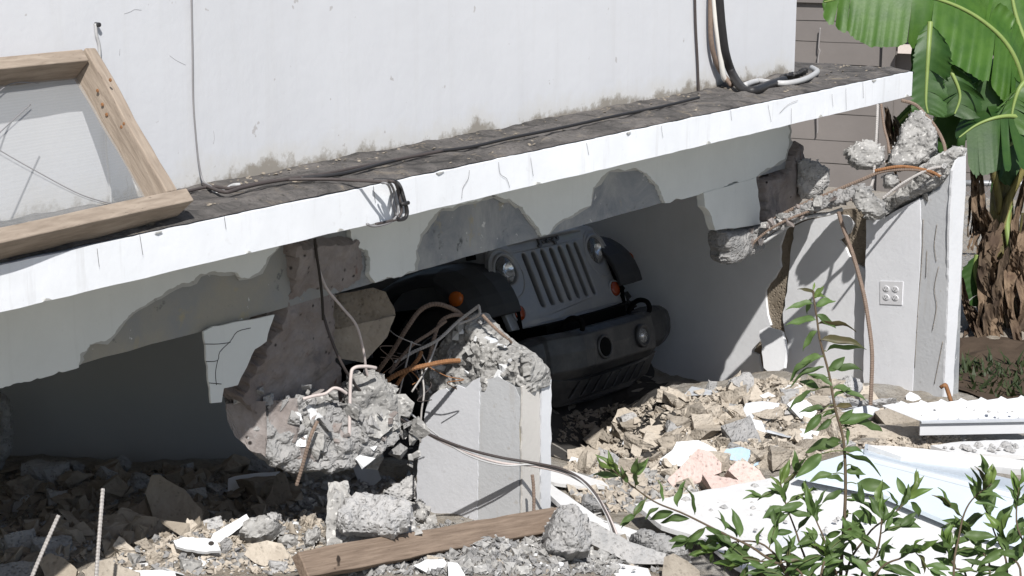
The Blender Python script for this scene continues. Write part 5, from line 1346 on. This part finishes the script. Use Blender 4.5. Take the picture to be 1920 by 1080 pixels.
for kind, mat, dims, flat, nm in (("beige","beige_rubble",(1.0,0.75,0.55),False,"rubble_block"),("grey","grey_rubble",(1.0,0.8,0.6),False,"rubble_block"),("brown","brown_block",(1.0,0.7,0.5),False,"rubble_block"),
                                  ("white","white_rubble",(1.0,0.8,0.14),True,"plaster_shard"),("tile","grey_tile",(1.0,0.7,0.10),True,"plaster_shard"),("pale","broken",(1.0,0.8,0.7),False,"rubble_block")):
    hs0 = sum(map(ord, kind))
    KIND[kind] = ([rough_variant(nm, dims, 900+k+hs0, MAT[mat], flat, 0.015 if flat else 0.075) for k in range(7)], nm)
ZONES = [
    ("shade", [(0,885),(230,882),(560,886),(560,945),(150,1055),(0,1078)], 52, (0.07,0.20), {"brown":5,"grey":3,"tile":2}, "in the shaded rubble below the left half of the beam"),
    ("sunny", [(140,1078),(320,1000),(440,975),(610,960),(600,1078)], 40, (0.025,0.08), {"beige":4,"pale":3,"white":3,"grey":1}, "in the sunlit rubble between the steel bars and the plank"),
    ("middle", [(560,900),(780,890),(780,960),(700,1020),(540,960)], 22, (0.03,0.08), {"grey":3,"pale":3,"tile":1}, "under the hanging pier base beside the near pier"),
    ("heap", [(1060,865),(1180,790),(1280,740),(1440,712),(1620,725),(1650,780),(1590,845),(1470,872),(1350,885),(1120,900)], 128, (0.05,0.17), {"beige":9,"grey":2,"white":1,"tile":1}, "in the beige heap between the car and the outlet pier"),
    ("front", [(660,1078),(1000,990),(1100,960),(1240,1020),(1200,1078)], 34, (0.02,0.08), {"grey":5,"pale":3,"beige":2,"white":2}, "around the right end of the plank"),
    ("awning", [(1600,835),(1740,815),(1830,830),(1760,842),(1660,845)], 14, (0.025,0.06), {"beige":4,"white":1}, "between the long beam fragment and the blue panel"),
    ("boards", [(1060,915),(1220,890),(1340,905),(1240,960),(1100,960)], 18, (0.02,0.06), {"beige":2,"grey":3,"white":1}, "between the near pier and the pinkish chunks"),
]
COLW = {"beige":"beige block piece","grey":"grey concrete piece","brown":"brown block piece","white":"white plaster shard","tile":"grey painted shard","pale":"pale crumbly concrete piece"}
rr = random.Random(21)
def in_zone(poly):
    x0, x1 = min(p[0] for p in poly), max(p[0] for p in poly); y0, y1 = min(p[1] for p in poly), max(p[1] for p in poly)
    while True:
        x, y = rr.uniform(x0, x1), rr.uniform(y0, y1)
        if inside(poly, x, y): return x, y
MARKS = {
    "heap": [(1150,800,"by the car wheel"),(1180,870,"near the brick-shaped block right of the near pier"),(1230,770,"at the shadow edge by the bumper"),(1290,845,"behind the white bent sheet"),(1340,745,"at the foot of the side wall left of the crack"),
             (1340,815,"round the squared beige block of the heap"),(1395,850,"behind the blue shard"),(1430,775,"round the striped grey plate"),(1460,720,"under the loose plaster flap of the side wall"),(1470,830,"left of the sapling stem low on the heap"),
             (1510,760,"round the white plate left of the sapling"),(1560,800,"right behind the sapling stem"),(1600,745,"at the foot of the outlet pier"),(1235,815,"round the beige boulder of the heap")],
    "shade": [(30,950,"at the far left edge in shade"),(60,1040,"behind the leaning steel bar"),(150,930,"in the shade left of the big brown block"),(200,1000,"behind the upright steel bar"),(300,900,"behind the big brown block"),(400,940,"right of the big brown block"),(250,1040,"below the big brown block"),(510,920,"round the brown triangular block")],
    "sunny": [(220,1060,"round the foot of the upright steel bar"),(360,1030,"round the beige block with the hole"),(440,990,"behind the white leaning strip"),(500,1050,"round the beige block with the hollow face"),(340,1075,"at the bottom edge left of centre"),(580,1000,"left of the grit-crusted block")],
    "front": [(760,1060,"below the plank's middle"),(920,1030,"under the plank's right half"),(1060,1000,"round the large crumbly lump"),(1160,1050,"by the dark slab piece"),(1150,990,"above the dark slab piece")],
}
for zn, poly, cnt, (smin, smax), kinds, where in ZONES:
    ks = [k for k, n in kinds.items() for _ in range(n)]
    for i in range(cnt):
        k = rr.choice(ks); ms, nm = KIND[k]
        x, y = in_zone(poly)
        p = ground_at(x, y)
        s = smin + (smax-smin)*rr.random()**1.7
        o = bpy.data.objects.new(nm, rr.choice(ms))
        flat = k in ("white", "tile")
        o.rotation_euler = (rr.gauss(0, 0.30), rr.gauss(0, 0.30), rr.uniform(0, 2*pi))
        o.scale = (s, s*rr.uniform(0.8,1.2), s*rr.uniform(0.8,1.2))
        o.location = p + Vector((0, 0, s*(0.05 if flat else 0.17)))
        COL.objects.link(o)
        big = s > smin+(smax-smin)*0.42
        if zn in MARKS: where = min(MARKS[zn], key=lambda q: (q[0]-x)**2+((q[1]-y)*1.6)**2)[2]
        tag(o, ("large " if big else "small ") + COLW[k] + " " + where, "rubble", ("large " if big else "small ") + COLW[k] + "s " + where)
# grit and pebbles nobody could count
def gravel(name, n, polys, mat, smin, smax, seed, label):
    rnd = random.Random(seed)
    base = []
    for k in range(10):
        bm = hull_mesh("g", (1.0, rnd.uniform(.6,.9), rnd.uniform(.4,.8)), seed*31+k, 8)
        bm.verts.index_update()
        base.append(([v.co.copy() for v in bm.verts], [tuple(v.index for v in f.verts) for f in bm.faces])); bm.free()
    V, F = [], []
    for _ in range(n):
        x, y = in_zone(rnd.choice(polys))
        p = ground_at(x, y)
        s = smin + (smax-smin)*rnd.random()**2.2
        m3 = Euler((rnd.uniform(-.6,.6), rnd.uniform(-.6,.6), rnd.uniform(0,6.3))).to_matrix()
        bv, bf = rnd.choice(base); k = len(V)
        for v in bv: V.append(p + m3 @ (v*s) + Vector((0,0,s*0.2)))
        F += [tuple(i+k for i in f) for f in bf]
    me = bpy.data.meshes.new(name); me.from_pydata([tuple(v) for v in V], [], F)
    o = link(name, me, mat); tag(o, label, "gravel", None, "stuff")
AL = [z[1] for z in ZONES]
gravel("beige_grit", 8000, [AL[3],AL[3],AL[3],AL[1],AL[5],AL[6],[(1040,900),(1150,790),(1250,740),(1100,880)]], MAT["beige_rubble"], 0.008, 0.035, 1, "beige grit and pebbles spread over the rubble heap")
gravel("grey_grit", 5200, [AL[1],AL[2],AL[4],AL[4],AL[6],AL[0],[(560,1078),(700,1000),(1040,940),(1260,1078)]], MAT["grey_rubble"], 0.008, 0.034, 2, "grey concrete grit around the plank and piers")
gravel("loose_rubble", 1100, [AL[3],AL[3],AL[3],AL[3],AL[6]], MAT["beige_rubble"], 0.02, 0.08, 11, "beige lumps too many to count filling the rubble heap")
gravel("loose_rubble", 1100, [AL[2],AL[4],AL[4],AL[6],[(600,1078),(700,1010),(780,940),(830,1000)]], MAT["broken"], 0.02, 0.06, 12, "crumbled pale concrete lumps around the near pier and plank")
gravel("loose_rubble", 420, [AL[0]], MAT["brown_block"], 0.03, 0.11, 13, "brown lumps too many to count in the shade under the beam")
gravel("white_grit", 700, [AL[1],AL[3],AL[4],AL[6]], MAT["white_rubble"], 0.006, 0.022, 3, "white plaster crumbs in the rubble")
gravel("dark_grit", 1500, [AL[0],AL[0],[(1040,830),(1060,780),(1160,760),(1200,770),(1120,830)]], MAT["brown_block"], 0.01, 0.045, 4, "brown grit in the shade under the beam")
# crumbs lying on the boards
rnd = random.Random(5)
parts = []
for poly, z, n in (([(1760,840),(1930,826),(1930,850),(1870,850)], 0.405, 40), ([(1240,930),(1480,900),(1640,920),(1880,1000),(1880,1070),(1500,1070)], 0.412, 60), ([(950,1078),(1100,1050),(1210,1070)], 0.41, 45), ([(1690,765),(1900,752),(1900,776),(1730,782)], 0.50, 12)):
    for _ in range(n):
        p = onz(*in_zone(poly), z); s = rnd.uniform(0.004, 0.014) if rnd.random() < .85 else rnd.uniform(.015,.03)
        V, F = lathe_vf([(0,0.8*s),(0.7*s,0.4*s),(s,0)], p, (rnd.uniform(-.3,.3),rnd.uniform(-.3,.3),1), 5)
        parts.append((V, F))
tag(mk("board_grit", *merge(parts), MAT["grey_rubble"]), "scattered grey crumbs lying on the white boards and awning", "gravel", None, "stuff")

# ------------------------------------------------------------------ shrubs and sapling in front
def leaf_data(name, w, curl, fold, mat, seed):
    rnd = random.Random(seed); V, F = [], []
    n = 9
    for i in range(n+1):
        t = i/n
        hw = w*(sin(pi*min(1, t**0.85*1.0)))**0.9*(1-0.25*t) if 0 < i < n else 0.004
        x = t; z = -curl*t*t + 0.04*sin(t*9+seed)
        ed = fold*hw
        wav = 0.02*sin(t*13+seed)
        V += [(x, -hw, z+ed+wav), (x, -hw*0.5, z+ed*0.35), (x, 0, z), (x, hw*0.5, z+ed*0.35), (x, hw, z+ed-wav)]
    for i in range(n):
        for k in range(4):
            a = i*5+k; F.append((a, a+1, a+6, a+5))
    me = bpy.data.meshes.new(name); me.from_pydata(V, [], F); me.materials.append(mat)
    me.polygons.foreach_set("use_smooth", [True]*len(me.polygons)); return me
LEAF = [leaf_data("leaf", w, c, f, MAT["leaf"], k) for k, (w, c, f) in enumerate(((0.19,0.25,0.6),(0.20,0.12,0.45),(0.17,0.40,0.7),(0.19,0.05,0.8)))]
YOUNG = [leaf_data("leaf", w, c, f, MAT["leaf_young"], 9+k) for k, (w, c, f) in enumerate(((0.14,0.10,0.9),(0.16,0.2,0.7)))]
BROWN = [leaf_data("leaf", w, c, f, MAT["leaf_brown"], 19+k) for k, (w, c, f) in enumerate(((0.15,0.45,1.0),(0.13,0.3,1.2)))]
lr = random.Random(77)
def add_leaf(parent, p, tip, young=False, roll=None, brown=0.06):
    d = tip - p; L = d.length
    me = lr.choice(YOUNG if young else (BROWN if lr.random() < brown else LEAF))
    o = bpy.data.objects.new("leaf", me)
    x = d.normalized(); z = Vector((lr.gauss(0,0.45), -0.55+lr.gauss(0,0.4), 0.8)) if roll is None else roll
    y = z.cross(x).normalized(); z = x.cross(y)
    o.matrix_world = Matrix.Translation(p - parent.location) @ Matrix((x, y, z)).transposed().to_4x4() @ Matrix.Diagonal((L, L*lr.uniform(.85,1.15), L, 1))
    o.parent = parent; COL.objects.link(o); return o
def c7(x, y): return (1020 + x/2.1333, 640 + y/2.1333)
DP = 5.55
def base_at(px_, py_, d):
    p = at(px_, py_, d); return p
sap = root("sapling", Vector((at(1590,1150,DP).x, at(1590,1150,DP).y, 0.25)), "tall slender sapling with long drooping leaves, in front of the outlet pier", "sapling")
stem = [c7(1182,1250), c7(1184,1000), c7(1195,800), c7(1205,640), c7(1205,500), c7(1195,380), c7(1165,270), c7(1140,130), c7(1105,0), (1532,600), (1526,560), (1524,544)]
sp3 = [sap.location.copy()] + [at(x, y, DP) for x, y in stem]
tube("stem", sp3, 0.0055, MAT["twig"], sap, taper=(1.2,0.45))
SL = [((1130,40),(1280,0)),((1110,60),(1010,85)),((1070,75),(975,160)),((1135,110),(1275,100)),((1120,150),(1060,130)),((1100,190),(1020,155)),((1150,190),(1295,210)),((1070,200),(975,265)),((1120,270),(1020,270)),((1110,290),(1040,370)),((1150,310),(1090,360)),((1180,330),(1310,285)),((1250,330),(1372,345)),((1205,340),(1225,415)),((1185,410),(1040,440)),((1200,455),(1352,470)),((1110,450),(1012,542)),((1230,495),(1262,548)),((1195,480),(1170,525)),((1250,570),(1392,582)),((1155,530),(1060,558)),((1210,670),(1215,728)),((1230,690),(1348,725)),((1270,735),(1285,805)),((1345,625),(1362,735)),((1160,230),(1225,170)),((1170,280),(1110,300)),((1190,400),(1120,385)),((1200,560),(1130,540))]
SL += [((1195,440),(1290,420)),((1195,600),(1110,640)),((1205,640),(1290,620)),((1190,760),(1110,790)),((1150,180),(1080,110)),((1135,120),(1210,60)),((1180,320),(1240,270)),((1205,520),(1290,530)),((1165,265),(1250,250))]
for a, b in SL:
    dz = lr.uniform(-.03,.03)
    add_leaf(sap, at(*c7(*a), DP+dz), at(*c7(*b), DP+dz+lr.uniform(-.03,.05)))
    # a little stalk to the stem
for (x0, y0), (x1, y1), yg in [((1528,552),(1498,534),0),((1524,570),(1475,572),0),((1530,575),(1568,562),0),((1526,560),(1546,532),1),((1530,600),(1472,602),0),((1534,610),(1602,600),0),((1538,640),(1622,638),0),((1522,560),(1510,590),0),((1524,545),(1528,528),1),((1530,590),(1570,612),0),((1532,620),(1500,655),0),((1545,690),(1480,700),0),((1526,556),(1552,552),1)]:
    add_leaf(sap, at(x0, y0, DP), at(x1, y1, DP+lr.uniform(-.04,.04)), bool(yg))
def side_twig(par, a, b): tube("twig", [a, a.lerp(b, .5)+Vector((0,0,0.004)), b], 0.0018, MAT["green_twig"], par, sides=5, n=3)
for i, (a, b) in enumerate(SL):
    q = at(*c7(*a), DP)
    near = min(((s-q).length, s) for s in [Vector(v) for v in smooth_path(sp3, 8)])[1] if False else min(smooth_path(sp3, 8), key=lambda s: (s-q).length)
    if (near-q).length > 0.004: side_twig(sap, near, q)
def shrub(label, base, branches, d0, seed, L=(0.06,0.098)):
    r = random.Random(seed)
    sh = root("shrub", base, label, "shrub")
    for pts, dens in branches:
        dd = d0 + r.uniform(-.08,.08)
        P = [base] + [at(*c7(*p), dd + 0.05*sin(i+seed)) for i, p in enumerate(pts)]
        tube("stem", P, 0.004, MAT["twig"], sh, taper=(1.2,0.4))
        Q = smooth_path(P, 14)
        acc = 0; side = 1
        tot = sum((b-a).length for a, b in zip(Q, Q[1:])); run = 0
        for a, b in zip(Q, Q[1:]):
            run += (b-a).length; acc += (b-a).length
            if acc > dens*(1.55 if "corner" in label else 1.25) and run > 0.35*tot*(1 if len(pts) > 2 else 0.5) and a.z > 0.3:
                acc = 0; side = -side
                t = (b-a).normalized()
                for s in ((side,) if r.random() < .45 else (side,-side)):
                    lat = t.cross(Vector((0,-1,0.0))).normalized()*s
                    dirv = (lat*r.uniform(.6,1.0) + t*r.uniform(.15,.8) + Vector((0, r.uniform(-.5,.5), r.uniform(-.5,.35)))).normalized()
                    Ln = r.uniform(*L)
                    o0 = a + dirv*0.012
                    add_leaf(sh, o0, o0+dirv*Ln, False)
                    if r.random() < .35:          # a side shoot with its own few leaves
                        e = a + dirv*0.07
                        side_twig(sh, a, e)
                        for _ in range(3):
                            d2 = (dirv + Vector((r.uniform(-.8,.8), r.uniform(-.5,.5), r.uniform(-.5,.8)))).normalized()
                            add_leaf(sh, e, e+d2*Ln*.8, False)
        tip = Q[-1]; t = (Q[-1]-Q[-4]).normalized()
        for k in range(8):
            d2 = (t*r.uniform(.5,1.2) + Vector((r.uniform(-.8,.8), r.uniform(-.6,.4), r.uniform(.0,.9)))).normalized()
            add_leaf(sh, tip - t*0.01*k, tip - t*0.01*k + d2*r.uniform(.05,.085), k < 4)
    return sh
b1 = Vector((at(1520,1250,5.5).x, at(1520,1250,5.5).y, 0.22))
shrub("sprawling green shrub left of the sapling, its longest branch reaching towards the near pier", b1,
      [([(1000,1010),(870,850),(700,760),(560,690),(440,640),(330,560),(270,510)], 0.040), ([(1060,1000),(1020,800),(970,660),(945,560)], 0.034), ([(1100,1000),(1130,840),(1090,720),(1050,640)], 0.036),
       ([(980,1000),(900,830),(780,800),(660,850)], 0.036), ([(1050,1010),(960,900),(840,880),(760,900)], 0.036)], 5.5, 5)
b2 = Vector((at(1610,1250,5.4).x, at(1610,1250,5.4).y, 0.22))
shrub("upright green shrub right of the sapling stem at the bottom of the picture", b2,
      [([(1200,1010),(1290,780),(1400,690),(1480,600)], 0.034), ([(1260,1000),(1330,850),(1350,720),(1340,660)], 0.036), ([(1300,1010),(1440,860),(1500,840)], 0.038), ([(1180,1010),(1150,900),(1110,830)], 0.038)], 5.4, 15)
b3 = Vector((at(1830,1250,5.4).x, at(1830,1250,5.4).y, 0.22))
shrub("dense green shrub in the bottom right corner of the picture", b3,
      [([(1640,1010),(1660,780),(1700,650),(1790,570)], 0.032), ([(1850,1000),(1800,760),(1740,620)], 0.032), ([(1920,980),(1890,720),(1900,580)], 0.032), ([(1780,1000),(1760,850),(1680,760)], 0.032), ([(1900,1010),(1860,850),(1830,760)], 0.032), ([(1700,1010),(1640,900),(1600,800)], 0.034)], 5.4, 25)

# ------------------------------------------------------------------ banana plant
ban = root("banana_plant", Vector((at(1885,760,11.3).x, at(1885,760,11.3).y, 0.05)), "banana plant with torn green leaves above dry brown ones, beside the outlet pier", "banana plant")
def blade(pts, dA, dB, wA, wB, mat, seed, tears=5, n=44, sag=0.25, rip=0.0012):
    r = random.Random(seed)
    P = smooth_path([at(*p) for p in pts], 14)
    L = len(P)
    tube("midrib", P, 0.014, MAT["midrib"], ban, n=1, sides=6, taper=(1.3,0.35))
    V, F = [], []
    for dv, w in ((Vector(dA).normalized(), wA), (Vector(dB).normalized(), wB)):
        cuts = {0, L-1} | {r.randrange(2, L-2) for _ in range(tears)}
        cuts = sorted(cuts)
        for a, b in zip(cuts, cuts[1:]):
            jit = Vector((r.gauss(0,.05), r.gauss(0,.28), r.gauss(0,.04)))
            slant = r.uniform(-.01,.02)
            k0 = len(V); rows = b-a+1; ku = 7
            for i in range(a, b+1):
                t = i/(L-1)
                prof = max(0.02, min(1, 5.5*t)**0.6 * min(1, (1-t)*4.5)**0.55)*w
                lag = 0.0
                e = (i-a)/(max(1, b-a))
                pinch = 1 - 0.12*abs(2*e-1)**6
                for k in range(ku):
                    s = k/(ku-1)
                    q = P[i] + (dv + jit*s)*prof*s*pinch
                    q = q + Vector((0,0,-sag*prof*s*s)) + Vector((rip*0.5*sin(i*1.9), -rip*sin(i*1.3+seed)*s, 0))
                    tt = (P[min(i+1,L-1)]-P[max(i-1,0)]).normalized()
                    q = q + tt*(slant*s)
                    if k == ku-1: q = q + dv*(0.02*noise.noise(Vector((i*.9, seed, 0))))
                    V.append(q)
            for i in range(rows-1):
                for k in range(ku-1):
                    f = k0+i*ku+k; F.append((f, f+1, f+ku+1, f+ku))
    o = mk("leaf_blade", V, F, mat, ban, True)
blade([(1925,190,11.2),(1908,122,11.1),(1882,76,11.05),(1840,38,11.0),(1790,10,10.95),(1730,-8,10.9),(1660,-14,10.9),(1600,-8,10.9),(1545,4,10.95)], (-0.10,-0.35,-1), (0.3,0.9,0.45), 0.32, 0.36, MAT["banana"], 1, 10, sag=0.05, rip=0.005)
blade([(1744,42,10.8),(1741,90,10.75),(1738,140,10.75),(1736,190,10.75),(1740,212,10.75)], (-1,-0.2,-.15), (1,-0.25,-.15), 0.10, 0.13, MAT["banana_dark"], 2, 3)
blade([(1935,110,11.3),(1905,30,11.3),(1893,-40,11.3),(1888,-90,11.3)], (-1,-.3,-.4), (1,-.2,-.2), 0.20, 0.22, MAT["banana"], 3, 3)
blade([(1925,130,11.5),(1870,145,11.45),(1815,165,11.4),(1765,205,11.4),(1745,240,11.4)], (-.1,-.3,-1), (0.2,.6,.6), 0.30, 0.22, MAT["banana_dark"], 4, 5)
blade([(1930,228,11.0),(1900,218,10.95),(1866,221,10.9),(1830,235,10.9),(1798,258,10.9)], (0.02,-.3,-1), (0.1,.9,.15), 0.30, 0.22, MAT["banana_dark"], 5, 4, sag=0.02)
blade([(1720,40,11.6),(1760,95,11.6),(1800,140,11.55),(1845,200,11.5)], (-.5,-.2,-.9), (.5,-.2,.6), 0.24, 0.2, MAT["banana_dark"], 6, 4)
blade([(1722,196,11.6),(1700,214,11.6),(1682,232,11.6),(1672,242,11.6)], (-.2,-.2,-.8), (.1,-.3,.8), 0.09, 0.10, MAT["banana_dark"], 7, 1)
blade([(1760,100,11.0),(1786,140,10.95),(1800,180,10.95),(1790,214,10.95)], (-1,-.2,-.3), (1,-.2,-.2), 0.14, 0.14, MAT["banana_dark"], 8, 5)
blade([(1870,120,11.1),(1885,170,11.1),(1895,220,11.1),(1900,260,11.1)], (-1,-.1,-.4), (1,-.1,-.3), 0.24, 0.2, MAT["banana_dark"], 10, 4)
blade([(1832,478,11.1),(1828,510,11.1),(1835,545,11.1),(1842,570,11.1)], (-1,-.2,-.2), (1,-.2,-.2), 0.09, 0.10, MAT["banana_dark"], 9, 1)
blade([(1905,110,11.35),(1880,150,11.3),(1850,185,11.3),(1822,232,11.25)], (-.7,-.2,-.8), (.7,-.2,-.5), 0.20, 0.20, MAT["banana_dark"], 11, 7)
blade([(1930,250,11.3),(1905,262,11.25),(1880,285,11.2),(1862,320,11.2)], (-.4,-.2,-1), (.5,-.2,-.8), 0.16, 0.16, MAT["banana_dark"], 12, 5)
blade([(1935,140,11.0),(1912,165,10.95),(1900,200,10.95),(1895,238,10.95)], (-1,-.2,-.5), (1,-.2,-.3), 0.13, 0.16, MAT["banana"], 13, 5)
mk("yellow_leaf", [at(x, y, 10.9) + Vector((0,k,0)) for x, y, k in ((1826,286,0),(1838,292,-.02),(1849,302,.01),(1840,314,-.01),(1832,322,0),(1828,306,.02))], [(0,1,2),(0,2,3),(0,3,4),(0,4,5)], MAT["yellow_leaf"], ban)
tube("pseudostem", px([(1888,780,11.3),(1884,650,11.3),(1880,520,11.3),(1878,420,11.3),(1880,330,11.3),(1892,260,11.3)]), 0.085, MAT["banana_stem"], ban, sides=14, taper=(1.35,0.6))
tube("leaf_stalk", px([(1882,430,11.22),(1888,385,11.2),(1905,345,11.15),(1930,300,11.1)]), 0.028, MAT["banana_stem"], ban, taper=(1.2,0.7))
tube("leaf_stalk", px([(1876,400,11.25),(1868,350,11.2),(1858,300,11.1),(1850,262,11.0)]), 0.026, MAT["banana_stem"], ban, taper=(1.2,0.6))
tube("leaf_stalk", px([(1905,520,11.15),(1895,470,11.18),(1888,420,11.2),(1895,380,11.2)]), 0.022, MAT["midrib"], ban, taper=(1.2,0.7))
tube("pseudostem", px([(1912,780,11.6),(1916,650,11.6),(1922,520,11.6),(1930,400,11.6)]), 0.075, MAT["banana_stem"], ban, sides=12, taper=(1.3,0.7))
dr = random.Random(31)
def dry(pts, w, seed):
    P = smooth_path([at(*p) for p in pts], 9); V, F = [], []
    for i, p in enumerate(P):
        t = i/(len(P)-1); ww = w*(0.25+sin(pi*min(1, t*1.1+0.05))*0.9)
        for k in range(6):
            s = k/5-0.5
            c = noise.noise(Vector((i*.35, k*.9, seed)))*0.045
            V.append(p + Vector((s*ww, c - abs(s)*0.05, 0.4*c)))
    for i in range(len(P)-1):
        for k in range(5):
            a = i*6+k; F.append((a, a+1, a+7, a+6))
    mk("dry_leaf", V, F, MAT["dry_leaf"], ban, False)
for i, (pts, w) in enumerate([
    ([(1826,270),(1830,330),(1828,390),(1820,440)], 0.07), ([(1834,300),(1840,380),(1838,420),(1830,460)], 0.08), ([(1838,400),(1850,440),(1862,470),(1850,500)], 0.12),
    ([(1868,420),(1850,470),(1846,520),(1858,560)], 0.13), ([(1810,580),(1826,610),(1845,650),(1856,690)], 0.10), ([(1822,600),(1845,640),(1870,690),(1895,740)], 0.13),
    ([(1900,430),(1912,500),(1916,560),(1905,620)], 0.12), ([(1920,330),(1908,400),(1902,470),(1906,520)], 0.07), ([(1890,470),(1872,540),(1866,610),(1872,680)], 0.13),
    ([(1915,500),(1925,580),(1920,650),(1926,720)], 0.16), ([(1880,560),(1898,620),(1902,690),(1896,740)], 0.14), ([(1806,520),(1812,560),(1820,590),(1814,620)], 0.06),
    ([(1660,200),(1664,240),(1668,280),(1660,310)], 0.06), ([(1676,222),(1682,250),(1680,290),(1688,320)], 0.05), ([(1860,500),(1856,560),(1848,620),(1838,660)], 0.10), ([(1893,640),(1880,690),(1870,740)], 0.16), ([(1812,640),(1830,690),(1828,745)], 0.12), ([(1800,700),(1830,720),(1862,738),(1890,742)], 0.12), ([(1850,690),(1880,712),(1910,735)], 0.12), ([(1830,560),(1850,600),(1880,660),(1910,720)], 0.12), ([(1845,440),(1838,500),(1842,560),(1834,610)], 0.10), ([(1925,420),(1905,470),(1890,530),(1888,590)], 0.14)]):
    for q in range(3):
        ox, oy = dr.uniform(-9, 9)*q, dr.uniform(-14, 14)*q
        dry([(x+ox+dr.uniform(-4,4), y+oy, 10.95 + 0.35*dr.random()) for x, y in pts], w*dr.uniform(.35,.62), i*3+q)

# ------------------------------------------------------------------ neighbouring house, chain-link fence, weeds
hn = Vector((-0.40,-0.917,0)).normalized()
hp0 = Plane(at(1500,100,17.0), hn)
nh = root("neighbour_house", Vector((hp0.p.x+0.5, hp0.p.y, 0)), "tan boarded house behind the banana plant and chain-link fence", "house")
hax = hp0.a if hp0.a.x > 0 else -hp0.a
def hq(u, z, k=0): return Vector((hp0.p.x, hp0.p.y, 0)) + hax*u + hn*k + Vector((0,0,z))
def hslab(u0, u1, z0, z1, k0, k1):
    V = [hq(u, z, k) for z in (z0, z1) for u, k in ((u0,k0),(u1,k0),(u1,k1),(u0,k1))]
    return V, [(0,3,2,1),(4,5,6,7),(0,1,5,4),(1,2,6,5),(2,3,7,6),(3,0,4,7)]
mk("wall", *hslab(-2.5, 5.0, -0.05, 1.72, 0.0, -3.5), MAT["siding"], nh)
bz0 = -0.02
bh = [0.24,0.22,0.25,0.22,0.24,0.21,0.19,0.17]
z = bz0
for k, h in enumerate(bh):
    V, F = [], []
    nseg = 24
    for i in range(nseg+1):
        u = -2.5+7.5*i/nseg
        wv_ = 0.012*noise.noise(Vector((u*1.3, k*5, 0)))
        for zz, kk in ((z+0.004+wv_, 0.016+wv_*.3), (z+h, 0.010), (z+h, 0.001), (z+0.004+wv_, 0.001)): V.append(hq(u, zz, kk))
    for i in range(nseg):
        for j in range(4):
            a, b = i*4+j, i*4+(j+1) % 4; F.append((a, b, b+4, a+4))
    F += [(3,2,1,0), tuple(nseg*4+j for j in range(4))]
    mk("siding_board", V, F, MAT["siding"], nh); z += h
mk("upper_wall", *hslab(-2.5, 5.0, 1.722, 3.2, -0.25, -3.5), MAT["house_grey"], nh)
mk("ledge", *hslab(-2.5, 0.95, z, z+0.05, 0.05, -0.3), MAT["siding"], nh)
u1 = (hp0.on(1678, 100)-hp0.p).dot(hax)
mk("corner_post", *hslab(u1-0.10, u1+0.02, 0.0, 1.55, 0.04, 0.075), MAT["siding"], nh)
mk("sill", *hslab(u1+0.07, u1+0.32, 1.30, 1.37, 0.04, 0.22), plain("pale_sill", (0.62,0.55,0.50), 0.6), nh)
mk("roof", *hslab(0.9, 5.2, 1.60, 1.76, 0.25, -3.7), MAT["house_roof"], nh)
mk("roof_top", *hslab(0.88, 5.22, 1.762, 1.82, 0.30, -3.75), MAT["house_grey"], nh)
hang = hp0.off(0.06)
tube("cord", [hang.on(*p) for p in [(1538,52),(1536,75),(1535,90),(1537,96),(1534,110),(1533,140),(1532,180),(1533,240),(1532,250)]], 0.008, MAT["house_grey"], nh)
fen = root("chain_link_fence", Vector((at(1880,480,13.4).x, at(1880,480,13.4).y, 0.0)), "chain-link fence with a round top rail behind the banana plant", "fence")
FP = Plane(at(1880,345,13.4), (-0.15,-1,0))
fax = FP.a if FP.a.x > 0 else -FP.a
fz1 = FP.p.z
def fq(u, z): return Vector((FP.p.x, FP.p.y, 0)) + fax*u + Vector((0,0,z))
tube("top_rail", [fq(-0.36, fz1), fq(0.4, fz1+0.005), fq(2.5, fz1)], 0.022, MAT["fence_metal"], fen, n=2, sides=10)
for u in (-0.36, 1.4): tube("post", [fq(u, 0), fq(u, fz1+0.04)], 0.028, MAT["fence_metal"], fen, n=1, sides=10)
parts = []
ms_ = 0.062
for k in range(-30, 50):
    for sgn in (1, -1):
        u0 = k*ms_
        a, b = (u0, 0.02), (u0 + sgn*(fz1-0.04), fz1-0.02)
        lo_, hi_ = -0.34, 2.45
        if b[0] == a[0]: continue
        t0, t1 = (lo_-a[0])/(b[0]-a[0]), (hi_-a[0])/(b[0]-a[0])
        t0, t1 = max(0, min(t0, t1)), min(1, max(t0, t1))
        if t1 <= t0: continue
        p = fq(a[0]+(b[0]-a[0])*t0, a[1]+(b[1]-a[1])*t0); q = fq(a[0]+(b[0]-a[0])*t1, a[1]+(b[1]-a[1])*t1)
        parts.append(tube_vf([p, q], 0.0022, 4, 1))
wm = mk("wire_mesh", *merge(parts), MAT["fence_metal"], fen); wm["kind"] = "stuff"
gr = random.Random(3); V, F = [], []
for _ in range(420):
    x, y = gr.uniform(1792, 1960), gr.uniform(690, 765)
    p = onz(x, y, 0.12); p = Vector((p.x, p.y, 0.08))
    h = gr.uniform(0.05, 0.20); a = gr.uniform(0, 6.28); w = gr.uniform(0.005, 0.014)
    lean = Vector((cos(a), sin(a), 0))*h*gr.uniform(.2,.8); s = Vector((-sin(a), cos(a), 0))*w
    k = len(V)
    V += [p-s*.6, p+s*.6, p+lean*.45+Vector((0,0,h*.6))+s, p+lean*.45+Vector((0,0,h*.6))-s, p+lean+Vector((0,0,h*.85))]
    F += [(k,k+1,k+2,k+3),(k+3,k+2,k+4)]
wd = mk("weeds", V, F, MAT["grass"]); tag(wd, "low green weeds on the ground at the foot of the banana plant", "weeds", None, "stuff")
